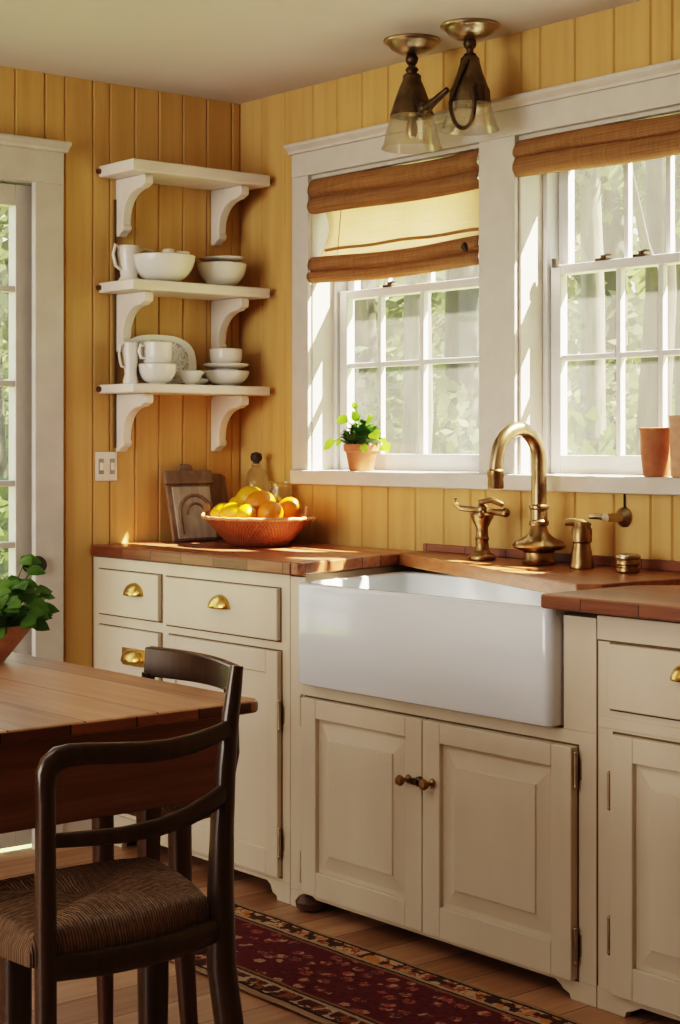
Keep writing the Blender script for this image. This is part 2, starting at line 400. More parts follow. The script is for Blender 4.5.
def boards(ax, edges, z_at, face, back, grooves=.0045):
    """vertical boards with chamfered edges; ax 0: boards run along x on a wall facing -y; ax 1: along y on a wall facing +x"""
    mb = MB(); g = grooves
    for a, b in zip(edges, edges[1:]):
        for z0, z1 in z_at((a+b)/2):
            d = .006 if face > back else -.006
            if ax == 0: poly = [(a, back), (a, face-d), (a+g, face), (b-g, face), (b, face-d), (b, back)]
            else: poly = [(back, a), (face-d, a), (face, a+g), (face, b-g), (face-d, b), (back, b)]
            mb.prism(poly, 2, z0, z1)
    return mb
exs = [-.10, 0.0, .118, .241, .382, .50, .62, .739, .86, .98, 1.09, 1.149, 1.288, 1.358, 1.484, 1.619, 1.74, 1.809, 1.93, 2.06, 2.16, 2.28, 2.40, 2.52]
while exs[-1] < 6.2: exs.append(exs[-1] + .125)
def zwin(x):
    if .382 < x < 1.149 or 1.288 < x < 2.06: return [(0, 1.12), (2.06, CEIL)]
    return [(0, CEIL)]
# split the boards that straddle an opening
exs = sorted(set(exs))
boards(0, exs, zwin, 0.0, .15).build('wall_back', 'wall_paint', tag=('mustard board wall with the two windows above the sink', 'wall', None, 'structure'))
eys = [0.0, -.034, -.134, -.229, -.322, -.412, -.505, -.566, -.666, -.735]
eys2 = [-.735 - .1017*k for k in range(1, 10)]
eys3 = [-1.65 - .11*k for k in range(0, 35)]
ey = sorted([e for e in set(eys + eys2 + [-1.65] + eys3) if -5.45 < e <= 0.0])
def zdoor(y): return [(2.02, CEIL)] if -1.65 < y < -.735 else [(0, CEIL)]
boards(1, ey, zdoor, 0.0, -.10).build('wall_left', 'wall_paint', tag=('mustard board wall carrying the white shelves', 'wall', None, 'structure'))
MB().box(6.2, 6.3, -5.4, .15, 0, CEIL).build('wall_right', 'wall_paint', tag=('mustard wall behind the camera on the right', 'wall', None, 'structure'))
MB().box(-.1, 6.2, -5.5, -5.4, 0, CEIL).build('wall_front', 'wall_paint', tag=('mustard wall behind the camera', 'wall', None, 'structure'))

# ---- casing round both windows (one continuous piece of joinery)
ct = MB()
ct.box(.310, .390, -.026, 0, 1.14, 2.062)
ct.box(1.149, 1.288, -.026, 0, 1.14, 2.062)
ct.box(2.06, 2.15, -.026, 0, 1.14, 2.062)
ct.box(.310, 2.15, -.028, 0, 2.062, 2.135)
ct.prism([(0,2.135), (-.034,2.135), (-.036,2.143), (-.052,2.155), (-.052,2.165), (0,2.165)], 0, .300, 2.162)
for x0, x1 in ((.386,.394), (1.141,1.149), (1.288,1.296), (2.052,2.06)): ct.box(x0, x1, -.01, .15, 1.14, 2.062)
ct.box(.39, 1.141, -.01, .15, 2.05, 2.062); ct.box(1.296, 2.052, -.01, .15, 2.05, 2.062)
ct.build('trim_1', 'trim_paint', bevel=.002, tag=('white casing framing both windows above the sink', 'window trim', None, 'structure'))
MB().box(.316, 2.17, -.040, .15, 1.096, 1.14).build('trim_2', 'trim_paint', bevel=.004, tag=('long white window sill above the sink', 'window sill', None, 'structure'))

def window(nm, x0, x1, lb, muntins, meet, mid, label):
    """double-hung window in the opening x0..x1; muntins are x centres"""
    r = EMPTY(nm, ((x0+x1)/2, .1, 1.14), label, 'window', None, 'structure')
    j = MB()
    for a, b in ((x0, lb-.004), (x1-.026, x1)): j.box(a, b, .075, .15, 1.14, 2.05)
    j.box(x0, x1, .13, .15, 1.14, 1.155); j.box(x0, x1, .075, .15, 2.035, 2.05)
    j.build('window_frame', 'sash_paint', r, bevel=.002)
    lo, hi = lb, x1-.028
    def sash(name, y0, y1, z0, z1, bot, top, mz):
        m = MB(); st = .036
        m.box(lo, lo+st, y0, y1, z0, z1); m.box(hi-st, hi, y0, y1, z0, z1)
        m.box(lo+st, hi-st, y0, y1, z0, z0+bot); m.box(lo+st, hi-st, y0, y1, z1-top, z1)
        for x in muntins: m.box(x-.008, x+.008, y0+.004, y1-.004, z0+bot, z1-top)
        for z in mz:
            xs = [lo+st] + [q for mm in muntins for q in (mm-.008, mm+.008)] + [hi-st]
            for a, b in zip(xs[::2], xs[1::2]): m.box(a, b, y0+.004, y1-.004, z-.008, z+.008)
        o = m.build(name, 'sash_paint', r, bevel=.0025)
        MB().box(lo+st-.004, hi-st+.004, (y0+y1)/2-.0015, (y0+y1)/2+.0015, z0+bot-.004, z1-top+.004).build('pane', 'pane_glass', o)
        return o
    s1 = sash('lower_sash', .085, .113, 1.142, meet+.012, .05, .026, [mid])
    sash('upper_sash', .116, .142, meet-.012, 2.036, .026, .04, [])
    return r, s1
w1, w1s = window('window_1', .39, 1.141, .412, [.597,.79], 1.69, 1.467, 'left window over the sink, half covered by a brown woven blind')
w2, w2s = window('window_2', 1.296, 2.052, 1.318, [1.556,1.698,1.86], 1.70, 1.457, 'right window over the sink, almost fully uncovered')
def lock(x, z, parent):
    m = MB(); m.box(x-.02, x+.02, .083, .108, z, z+.006); m.lathe([(.009,0),(.009,.008),(0,.011)], (x, .096, z+.006), 12)
    m.sweep([(x,.094,z+.012),(x+.02,.088,z+.015),(x+.036,.082,z+.012)], .0035, 8)
    m.build('sash_lock', 'dark_bronze', parent, smooth=True)
lock(.64, 1.702, w1s); lock(1.50, 1.712, w2s); lock(1.63, 1.712, w2s)
m = MB(); m.box(1.33, 1.345, .076, .088, 1.705, 1.73); m.build('tilt_latch', 'dark_metal', w2s)

# ---- glazed door in the left wall
tr = MB()
tr.box(0, .024, -.782, -.685, 0, 2.02); tr.box(0, .024, -1.753, -1.65, 0, 2.02)
tr.box(0, .026, -1.753, -.685, 2.01, 2.108)
tr.prism([(0,2.108), (.03,2.108), (.034,2.118), (.052,2.128), (.052,2.138), (0,2.138)], 1, -1.775, -.672)
tr.box(-.10, -.07, -.75, -.735, 0, 2.012); tr.box(-.10, .004, -1.65, -1.638, 0, 2.012); tr.box(-.10, .004, -1.65, -.735, 2.008, 2.02)
tr.build('trim_3', 'trim_paint', bevel=.002, tag=('white casing around the glazed door', 'door trim', None, 'structure'))
d1 = EMPTY('door_1', (-.04, -1.2, 0), 'white glazed door with small panes on the left wall', 'door', None, 'structure')
ds = MB(); yl, yr = -1.632, -.747
ds.box(-.065, -.02, -.824, yr, .01, 2.003); ds.box(-.065, -.02, yl, yl+.06, .01, 2.003)
ds.box(-.065, -.02, yl+.06, -.824, 1.94, 2.003); ds.box(-.065, -.02, yl+.06, -.824, .01, .62)
zs = [.918, 1.103, 1.404, 1.689]; 
for yy in (-1.07, -1.32): ds.box(-.06, -.025, yy-.009, yy+.009, .62, 1.94)
for z in zs:
    for a, b in ((yl+.06,-1.329), (-1.311,-1.079), (-1.061,-.824)): ds.box(-.06, -.025, a, b, z-.009, z+.009)
dsl = ds.build('door_slab', 'trim_paint', d1, bevel=.002)
MB().box(-.045, -.041, yl+.055, -.819, .615, 1.945).build('pane', 'pane_glass', dsl)
k = MB(); k.lathe([(.026,0),(.026,.004),(.012,.008),(.010,.03),(.022,.038),(.028,.05),(.024,.062),(0,.066)], (-.02, -.777, .858), 20, axis=0)
k.build('door_knob', 'dark_metal', dsl, smooth=True)
g = MB(); g.box(-.05, -.018, yr+.001, -.737, .01, 2.003); g.build('door_gap_shade', 'dark_metal', d1)  # dark strip set in the door gap to stand for its shade
bb = MB(); bb.box(0, .016, -.685, -.57, 0, .11); bb.box(0, .016, -5.4, -1.753, 0, .11)
bb.build('baseboard_left', 'trim_paint', bevel=.003, tag=('white baseboard below the mustard left wall', 'baseboard', None, 'structure'))

# ================================================================== BASE CABINETS
FY = -.565           # face frame plane
def cup_pull(parent, x, z, y=FY-.014, w=.088):
    """half-round bin pull, open below"""
    m = MB(); rows = []; n, q = 14, 6
    for j in range(q+1):
        t = j/q*PI/2; ring = []
        for i in range(n+1):
            a = PI*i/n
            ring.append((x - w/2*math.cos(a)*(1 if j == 0 else math.cos(t*.92)), y - .026*math.sin(t), z + .036*math.sin(a)*math.cos(t) - .004))
        rows.append(ring)
    V = [[m.bm.verts.new(p) for p in r] for r in rows]
    for j in range(q):
        for i in range(n): m.bm.faces.new((V[j][i], V[j][i+1], V[j+1][i+1], V[j+1][i]))
    m.build('cup_pull', 'brass', parent, smooth=True, solid=.004)
def drawer(cab, x0, x1, z0, z1, pull=None, proud=.014, face='drawer'):
    d = MB().box(x0, x1, FY-proud, FY+.004, z0, z1).build(face, 'cabinet_paint', cab, bevel=.003)
    m = MB()                                         # dark reveal round the front
    e = .005
    m.box(x0-e, x1+e, FY-.0012, FY+.002, z0-e, z0); m.box(x0-e, x1+e, FY-.0012, FY+.002, z1, z1+.003)
    m.box(x0-e, x0, FY-.0012, FY+.002, z0, z1); m.box(x1, x1+e, FY-.0012, FY+.002, z0, z1)
    m.build('shadow_gap', 'gap', cab)
    if pull: cup_pull(d, *pull)
    return d
def panel_door(cab, x0, x1, z0, z1, st=.075, rl=.085, rb=.10, raised=True, proud=.018, hinge=None, hz=(.12,.46)):
    y0, y1 = FY-proud, FY+.004
    m = MB()
    m.box(x0, x0+st, y0, y1, z0, z1); m.box(x1-st, x1, y0, y1, z0, z1)
    m.box(x0+st, x1-st, y0, y1, z0, z0+rb); m.box(x0+st, x1-st, y0, y1, z1-rl, z1)
    d = m.build('door', 'cabinet_paint', cab, bevel=.003)
    a, b, c, e = x0+st-.002, x1-st+.002, z0+rb-.002, z1-rl+.002
    p = MB(); yb = y0 + .013
    if raised:
        i1, i2 = .012, .050
        def ring(i, y): return [(a+i, y, c+i), (b-i, y, c+i), (b-i, y, e-i), (a+i, y, e-i)]
        p.rings([ring(0, y1), ring(0, yb), ring(i1, yb), ring(i2, y0+.006), ring(i2+.002, y0+.002)])
    else:
        p.box(a, b, y0+.006, y1, c, e)
    p.build('door_panel', 'cabinet_paint', d)
    q = MB(); ee = .004
    q.box(x0-ee, x0, FY-.0012, FY+.002, z0-ee, z1+ee); q.box(x1, x1+ee, FY-.0012, FY+.002, z0-ee, z1+ee); q.box(x0, x1, FY-.0012, FY+.002, z1, z1+ee); q.box(x0, x1, FY-.0012, FY+.002, z0-ee, z0)
    q.build('shadow_gap', 'gap', cab)
    if hinge is not None:
        for z in hz:
            h = MB(); hx = x1+.005 if hinge > 0 else x0-.005
            h.lathe([(.0045,-.034),(.0045,.034)], (hx, FY-.012, z), 10); h.ball((hx, FY-.012, z+.037), .0055, 8); h.ball((hx, FY-.012, z-.037), .0055, 8)
            h.box(min(hx, hx+.007*hinge), max(hx, hx+.007*hinge), FY-.004, FY, z-.022, z+.022)
            h.build('hinge', 'pale_brass', d, smooth=True)
    return d
def valance(cab, x0, x1, c0, c1, top, ztop, h=.05):
    """bottom rail whose lower edge is cut to leave bracket feet"""
    pts = [(x0, 0), (c0, 0), (c0+.004, .012), (c0+.022, .018), (c0+.03, top-.008), (c0+.045, top), (c1-.045, top), (c1-.03, top-.008), (c1-.022, .018), (c1-.004, .012), (c1, 0), (x1, 0), (x1, ztop), (x0, ztop)]
    m = MB(); m.prism(pts, 1, FY, FY+.02)
    m.build('plinth', 'cabinet_paint', cab, bevel=.0015)

# --- left cabinet
cl = EMPTY('base_cabinet', (.5, -.28, 0), 'cream base cabinet left of the sink with three drawers and one tall door', 'cabinet')
m = MB(); m.prism([(.001,FY), (.985,FY), (.985,-.40), (.90,-.10), (.90,-.002), (.001,-.002)], 2, .055, .874); m.build('carcass', 'cabinet_paint', cl, bevel=.0015)
valance(cl, .001, .985, .16, .93, .045, .055)
drawer(cl, .042, .378, .703, .838, (.255, .775))
drawer(cl, .408, .945, .697, .836, (.69, .770))
d = drawer(cl, .042, .378, .515, .667)
bp = MB().box(.19, .315, FY-.018, FY-.013, .56, .612).build('back_plate', 'brass', d, bevel=.002)
cup_pull(d, .252, .578, FY-.018, .10)
drawer(cl, .042, .378, .335, .485, (.255, .41)); drawer(cl, .042, .378, .10, .305, (.255, .20))
panel_door(cl, .42, .950, .066, .668, .05, .06, .07, False, .016, 1, (.16,.5))
# --- sink cabinet
cs = EMPTY('sink_cabinet', (1.5, -.28, 0), 'cream two-door base cabinet under the white farmhouse sink', 'cabinet')
m = MB(); m.box(.987, 2.060, FY, -.002, .045, .594); m.box(.987, 1.050, FY, FY+.03, .594, .872); m.box(1.964, 2.060, FY, -.02, .594, .845)
m.build('carcass', 'cabinet_paint', cs, bevel=.0015)
valance(cs, .987, 2.060, 1.022, 1.985, .034, .045)
dl = panel_door(cs, 1.054, 1.520, .048, .560, .060, .05, .065, True, .018, -1, (.115,.525))
dr = panel_door(cs, 1.527, 2.006, .048, .560, .060, .05, .075, True, .022, 1, (.125,.51))
def knob(parent, x, z, y):
    m = MB(); m.lathe([(.011,0),(.010,-.004),(.005,-.008),(.005,-.018),(.011,-.022),(.014,-.029),(.010,-.036),(0,-.038)], (x, y, z), 16, axis=1)
    m.build('knob', 'aged_brass', parent, smooth=True)
knob(dl, 1.474, .410, FY-.018); knob(dr, 1.563, .414, FY-.022)
m = MB(); m.box(1.494, 1.546, FY-.030, FY-.020, .402, .416); m.lathe([(.012,0),(.012,-.008),(.006,-.012),(.006,-.02),(0,-.021)], (1.520, FY-.022, .412), 14, axis=1)
m.build('latch', 'dark_bronze', dr, smooth=True)
m = MB(); m.lathe([(.026,0),(.040,.008),(.044,.024),(.034,.036),(.02,.042)], (1.062, -.552, 0), 20); m.build('bun_foot', 'leg_wood', cs, smooth=True)
# --- right cabinet
cr = EMPTY('base_cabinet', (2.45, -.28, 0), 'cream base cabinet right of the sink with a drawer over a raised-panel door', 'cabinet')
m = MB(); m.box(2.062, 2.84, FY, -.002, .045, .852); m.build('carcass', 'cabinet_paint', cr, bevel=.0015)
m = MB(); m.box(2.0615, 2.0655, FY-.001, FY+.002, .05, .80); m.box(2.0655, 2.80, FY-.001, FY+.002, .797, .8005); m.build('shadow_gap', 'gap', cr)
valance(cr, 2.062, 2.84, 2.14, 2.76, .03, .045)
drawer(cr, 2.105, 2.60, .655, .795, (2.325, .742))
panel_door(cr, 2.112, 2.60, .045, .602, .062, .055, .07, True, .016, -1, (.17,.48))
m = MB(); m.box(2.07, 2.6, FY-.004, FY, .612, .636); m.build('rail', 'cabinet_paint', cr, bevel=.0015)

# ================================================================== COUNTERTOPS, SINK
kt = EMPTY('countertop', (.5, -.3, .875), 'reddish wood countertop section left of the sink holding the fruit basket', 'countertop')
def rounded(poly, z0, z1, name, mat, parent, bev=.006, tag=None):
    return MB().prism(poly, 2, z0, z1).build(name, mat, parent, bevel=bev, seg=3, tag=tag)
rounded([(.004,-.574), (1.030,-.582), (1.042,-.572), (.915,-.08), (.905,-.004), (.004,-.004)], .8765, .911, 'slab', 'counter_wood', kt)
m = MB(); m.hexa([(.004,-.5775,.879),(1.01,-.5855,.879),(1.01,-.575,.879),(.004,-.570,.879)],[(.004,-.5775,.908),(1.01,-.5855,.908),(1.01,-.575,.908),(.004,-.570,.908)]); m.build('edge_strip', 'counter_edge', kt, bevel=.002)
kr = EMPTY('countertop', (2.4, -.3, .86), 'dark wood countertop section at the right end overlapping the sink corner', 'countertop')
rounded([(1.962,-.636), (2.86,-.636), (2.86,-.018), (2.075,-.018), (2.02,-.20), (1.94,-.30), (1.950,-.62)], .8635, .895, 'slab', 'counter_wood', kr)
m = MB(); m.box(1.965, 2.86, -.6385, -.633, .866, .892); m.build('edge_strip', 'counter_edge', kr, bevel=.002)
# raised deck behind the basin: an oblique board carrying the taps
A, B, D, E2, F2, G = (.930,-.125,.913), (1.86,-.41,.899), (1.905,-.37,.899), (1.90,-.27,.899), (1.98,-.018,.905), (.908,-.018,.913)
top = [A, B, D, E2, F2, G]; low = [(x, y, z-.036) for x, y, z in top]
MB().hexa(low, top).build('tap_deck', 'deck_wood', bevel=.004, seg=3, tag=('orange-brown wooden ledge behind the sink carrying the taps', 'ledge'))
m = MB(); m.hexa([(.908,-.016,.9135),(2.86,-.016,.897),(2.86,-.001,.897),(.908,-.001,.9135)], [(.908,-.016,.934),(2.86,-.016,.930),(2.86,-.001,.930),(.908,-.001,.934)])
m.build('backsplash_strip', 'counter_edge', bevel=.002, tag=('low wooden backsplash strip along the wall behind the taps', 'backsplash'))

def sink():
    r = EMPTY('farmhouse_sink', (1.49, -.35, .60), 'large white porcelain apron-front farmhouse sink', 'sink')
    x0, x1, y0, y1, z0, z1 = 1.060, 1.958, -.606, -.105, .597, .8615
    m = MB(); w = .024
    def rr(a, b, c, d, z, rad, n=5):
        out = []
        for cx, cy, a0 in ((b-rad, c+rad, -PI/2), (b-rad, d-rad, 0), (a+rad, d-rad, PI/2), (a+rad, c+rad, PI)):
            for k in range(n+1):
                t = a0 + PI/2*k/n; out.append((cx+rad*math.cos(t), cy+rad*math.sin(t), z))
        return out
    e = .010
    R = [rr(x0+e, x1-e, y0+e, y1-e, z0, .016), rr(x0+.003, x1-.003, y0+.003, y1-.003, z0+.003, .02), rr(x0, x1, y0, y1, z0+e, .022), rr(x0, x1, y0, y1, z1-.008, .022),
         rr(x0+.003, x1-.003, y0+.003, y1-.003, z1-.002, .02), rr(x0+.008, x1-.008, y0+.008, y1-.008, z1, .018),
         rr(x0+w-.004, x1-w+.004, y0+w-.004, y1-w+.004, z1, .03), rr(x0+w, x1-w, y0+w, y1-w, z1-.004, .03), rr(x0+w+.004, x1-w-.004, y0+w+.004, y1-w-.004, z0+.06, .04),
         rr(x0+w+.03, x1-w-.03, y0+w+.03, y1-w-.03, z0+.035, .04)]
    m.rings(R)
    for v in m.bm.verts:
        k = max(0, 1-(v.co.x-x0)/.45); v.co.x -= .25*(v.co.y-y0)*k
    m.build('basin', 'porcelain', r, smooth=True)
    d = MB(); d.lathe([(.0,.001),(.035,.003),(.042,.002),(.042,0)], (1.49, -.36, z0+.0355), 20); d.build('drain', 'aged_brass', r, smooth=True)
sink()

# ================================================================== TAPS
def faucet():
    bx, by, bz = 1.449, -.10, .9085
    r = EMPTY('faucet', (bx, by, bz), 'tall aged-brass gooseneck faucet with a flared base', 'faucet')
    m = MB(); m.lathe([(.044,0),(.046,.006),(.040,.012),(.038,.03),(.044,.036)], (bx,by,bz), 28); m.build('base', 'aged_brass', r, smooth=True)
    m = MB(); m.lathe([(.042,.036),(.060,.038),(.070,.045),(.071,.050),(.064,.058),(.050,.064),(.036,.072),(.026,.082),(.020,.10)], (bx,by,bz), 28, 1.02, .95); m.build('flange', 'aged_brass', r, smooth=True)
    m = MB(); m.lathe([(.024,.10),(.026,.104),(.026,.112),(.022,.116),(.022,.142),(.026,.146),(.026,.152),(.0205,.156)], (bx,by,bz), 24); m.build('collar', 'mid_brass', r, smooth=True)
    pts = [(bx, by, bz+.15+.04*k) for k in range(4)]
    R_, cz, cy = .074, bz+.275, by-.074
    for k in range(0, 13):
        t = PI*k/12*.97; pts.append((bx - .006*k/12, cy + R_*math.cos(t), cz + R_*math.sin(t)*1.05))
    last = pts[-1]; pts += [(last[0], last[1]-.004, last[2]-.02), (last[0], last[1]-.006, last[2]-.045)]
    m = MB(); m.sweep(pts, [.0205]*4 + [.0205-.0025*min(k,12)/12 for k in range(len(pts)-4)], 16, (1,0,0)); m.build('gooseneck', 'mid_brass', r, smooth=True)
    q = pts[-1]
    m = MB(); m.lathe([(.018,.012),(.022,.008),(.022,-.006),(.020,-.010),(.021,-.034),(.019,-.038),(0,-.036)], q, 20); m.build('nozzle', 'aged_brass', r, smooth=True)
faucet()
def cross_tap():
    bx, by, bz = 1.243, -.105, .910
    r = EMPTY('cross_tap', (bx, by, bz), 'aged-brass cross-handled tap standing left of the faucet', 'tap')
    m = MB(); m.lathe([(.036,0),(.037,.006),(.033,.014),(.024,.018),(.019,.026),(.017,.05),(.020,.056),(.017,.062),(.016,.085),(.024,.10),(.030,.112),(.032,.122),(.026,.126),(0,.127)], (bx,by,bz), 24)
    m.build('stem', 'aged_brass', r, smooth=True)
    m = MB(); m.ball((bx,by,bz+.135), .017, 14)
    m.sweep([(bx,by,bz+.132),(bx-.026,by-.02,bz+.136),(bx-.048,by-.034,bz+.138),(bx-.062,by-.042,bz+.150),(bx-.060,by-.042,bz+.166)], [.009,.009,.008,.007,.006], 10)
    m.sweep([(bx,by,bz+.130),(bx+.026,by+.02,bz+.128),(bx+.05,by+.036,bz+.126)], [.009,.009,.010], 10); m.ball((bx+.052,by+.037,bz+.127), .013, 12)
    m.sweep([(bx,by,bz+.14),(bx+.004,by-.012,bz+.155),(bx+.030,by+.006,bz+.162),(bx+.055,by+.026,bz+.148)], [.009,.008,.009,.007], 10)
    m.sweep([(bx+.026,by-.03,bz+.124),(bx-.026,by+.03,bz+.130)], .0075, 10); m.ball((bx+.028,by-.032,bz+.124), .011, 12); m.ball((bx-.028,by+.032,bz+.131), .011, 12)
    m.build('cross_handle', 'aged_brass', r, smooth=True)
cross_tap()
def side_tap():
    bx, by, bz = 1.603, -.105, .906
    r = EMPTY('side_spray', (bx, by, bz), 'straight aged-brass side valve with a short lever right of the faucet', 'tap')
    m = MB(); m.lathe([(.030,0),(.031,.006),(.028,.014),(.026,.04),(.022,.058),(.022,.064),(.026,.068),(.0265,.098),(.023,.104),(.020,.118),(0,.12)], (bx,by,bz), 24); m.build('body', 'aged_brass', r, smooth=True)
    m = MB(); m.sweep([(bx+.018,by+.01,bz+.106),(bx,by,bz+.114),(bx-.024,by-.018,bz+.118),(bx-.034,by-.025,bz+.116)], [.010,.012,.010,.009], 12); m.build('lever', 'aged_brass', r, smooth=True)
side_tap()
def wall_valve():
    x, z = 1.655, 1.035
    r = EMPTY('wall_valve', (x, 0, z), 'small brass valve with a round flange on the mustard wall under the sill', 'valve')
    m = MB(); m.lathe([(.026,0),(.026,-.004),(.018,-.012),(.011,-.018),(.010,-.07),(.012,-.075),(0,-.076)], (x,-.0,z), 20, axis=1); m.build('flange', 'pale_brass', r, smooth=True)
    m = MB(); m.sweep([(x,-.066,z),(x-.03,-.068,z+.003),(x-.058,-.066,z+.002)], [.009,.008,.007], 10); m.build('lever', 'pale_brass', r, smooth=True)
    m = MB(); m.sweep([(x+.002,-.004,z+.014),(x+.002,-.004,z+.06)], .0025, 6); m.build('rod', 'dark_bronze', r)
wall_valve()
def pot():
    c = (1.755, -.105, .9035)
    r = EMPTY('drain_stopper', c, 'small ribbed dark-brass stopper resting at the right end of the wooden ledge', 'stopper')
    m = MB(); m.lathe([(.026,0),(.030,.004),(.030,.012),(.027,.015),(.027,.018),(.031,.022),(.031,.030),(.028,.034)], c, 24); m.build('body', 'aged_brass', r, smooth=True)
    m = MB(); m.lathe([(.028,.034),(.032,.037),(.032,.043),(.026,.047),(0,.048)], c, 24); m.build('lid', 'pale_brass', r, smooth=True)
pot()

# ================================================================== WALL SHELVES
SH = [('top', 2.085, 'topmost white wall shelf, empty, beside the corner'), ('middle', 1.722, 'middle white wall shelf carrying two large bowls'), ('bottom', 1.406, 'lowest white wall shelf carrying the cup, platter and stacked bowls')]
def bracket_poly(zt):
    # profile in (x, z): wall leg, arm under the board, ogee curve between
    p = [(.001, zt), (.165, zt), (.170, zt-.012), (.168, zt-.030), (.150, zt-.036)]
    for k in range(8):
        t = k/7; a = PI/2*t
        p.append((.145-.100*math.sin(a), zt-.040-.085*(1-math.cos(a))))
    p += [(.042, zt-.140), (.050, zt-.150), (.046, zt-.162), (.028, zt-.170), (.018, zt-.180), (.001, zt-.180)]
    return p
for nm, z, lab in SH:
    r = EMPTY('wall_shelf', (.1, -.285, z-.038), lab, 'shelf', 'three white wall shelves')
    th = {'top':.036, 'middle':.032, 'bottom':.028}[nm]
    MB().box(.001, .198, -.548, -.025, z-th, z).build('board', 'shelf_paint', r, bevel=.005, seg=3)
    for y in (-.470, -.105):
        MB().prism(bracket_poly(z-th-.0005), 1, y-.016, y+.016).build('bracket', 'shelf_paint', r, bevel=.004)
    for px_, py_, d_ in ((.012, -.548, -1), (.180, -.025, 1)):
        m = MB(); m.lathe([(.008,-.001*d_),(.009,.004*d_),(.008,.010*d_),(0,.013*d_)], (px_, py_, z-th/2), 12, axis=1); m.build('peg', 'leg_wood', r, smooth=True)
MB().box(.0005, .009, -.4915, -.4865, 1.21, 1.985).build('bracket_shadow_line', 'gap', tag=('thin dark strip standing in for the shadow line beside the left shelf brackets', 'shadow_line'))  # dark strip laid on the wall in place of a shadow line
# pegs at the shelf ends are part of the wall fixing
s = EMPTY('switch_plate', (.003, -.521, 1.11), 'cream double switch plate on the mustard wall above the counter end', 'switch plate')
MB().box(.001, .007, -.560, -.482, 1.107, 1.197).build('plate', 'switch_white', s, bevel=.002)
for y in (-.541, -.501):
    MB().box(.006, .0085, y-.009, y+.009, 1.128, 1.176).build('rocker_frame', 'switch_grey', s, bevel=.0008)
    MB().box(.008, .013, y-.006, y+.006, 1.140, 1.164).build('toggle', 'switch_white', s, bevel=.0015)

# ---- crockery
def bowl_prof(r, h, foot=.5, t=.006, curve=.55):
    out = [(0, 0), (r*foot*.9, 0), (r*foot*.92, .005)]; n = 10
    for k in range(n+1):
        a = PI/2*k/n*.96; out.append((r*foot + (r-r*foot)*math.sin(a)**(curve*2), .006 + (h-.006)*(1-math.cos(a))/(1-math.cos(PI/2*.96))))
    o2 = [(max(q-t, .004), z + (t*.7 if z < h*.5 else 0)) for q, z in out[3:]]
    return out + [(r-t*.5, h+.002)] + o2[::-1] + [(0, .006+t)]
def dish(name, c, r, h, label, cat, foot=.5, curve=.55, mat='crockery', group=None, n=32):
    return MB().lathe(bowl_prof(r, h, foot, .006, curve), c, n).build(name, mat, smooth=True, tag=(label, cat, group), origin=c)
zM, zL = 1.7225, 1.4065
dish('mixing_bowl', (.104,-.375,zM), .100, .085, 'large white bowl on the middle shelf, left of the smaller one', 'bowl', .42, .62)
dish('serving_bowl', (.104,-.150,zM), .080, .075, 'smaller white bowl at the right end of the middle shelf', 'bowl', .42, .62)
dish('saucer', (.104,-.150,zM+.0775), .045, .016, 'small shallow dish lying across the top of the smaller shelf bowl', 'dish', .5, .7)
bpy.data.objects['saucer'].scale = (2.0, 1.45, 1)
bpy.data.objects['saucer'].location.z = zM+.078
for k, (y, x, rr, h, lb) in enumerate(((-.352,.10,.020,.050,'little white cup standing in the middle of the large shelf bowl'), (-.305,.105,.024,.045,'little white cup standing at the right side of the large shelf bowl'))):
    dish('ramekin', (x, y, zM+.058), rr, h, lb, 'cup', .75, .6)
def gravy_boat():
    c = (.055, -.470, zM)
    r = EMPTY('gravy_boat', c, 'pale tall-handled pitcher standing behind the left of the large bowl', 'pitcher')
    pr = [(0,0),(.032,0),(.034,.008),(.026,.02),(.030,.05),(.036,.09),(.034,.115),(.028,.113),(.030,.09),(.022,.03),(0,.026)]
    m = MB(); m.lathe(pr, c, 24); m.build('body', 'crockery', r, smooth=True)
    m = MB(); m.sweep([(c[0],c[1]-.028,c[2]+.105),(c[0],c[1]-.05,c[2]+.115),(c[0],c[1]-.058,c[2]+.085),(c[0],c[1]-.048,c[2]+.05),(c[0],c[1]-.028,c[2]+.04)], .0055, 8, (1,0,0)); m.build('handle', 'crockery', r, smooth=True)
    m = MB(); m.sweep([(c[0]+.0,c[1]+.025,c[2]+.10),(c[0]+.0,c[1]+.05,c[2]+.108),(c[0],c[1]+.085,c[2]+.104)], [(.022,.008),(.016,.006),(.008,.004)], 10); m.build('spout', 'crockery', r, smooth=True)
gravy_boat()
def pitcher_low():
    c = (.09, -.487, zL)
    r = EMPTY('creamer', c, 'narrow white jug at the left end of the lowest shelf', 'jug')
    m = MB(); m.lathe([(0,0),(.022,0),(.024,.01),(.018,.03),(.022,.07),(.026,.10),(.024,.128),(.02,.128),(.021,.10),(.013,.04),(0,.03)], c, 20); m.build('body', 'crockery', r, smooth=True)
    m = MB(); m.sweep([(c[0],c[1]-.02,c[2]+.115),(c[0],c[1]-.036,c[2]+.12),(c[0],c[1]-.042,c[2]+.09),(c[0],c[1]-.034,c[2]+.055),(c[0],c[1]-.018,c[2]+.05)], .004, 8, (1,0,0)); m.build('handle', 'crockery', r, smooth=True)
pitcher_low()
dish('cereal_bowl', (.12,-.408,zL), .060, .062, 'round white bowl on the lowest shelf under the cup', 'bowl', .5, .55)
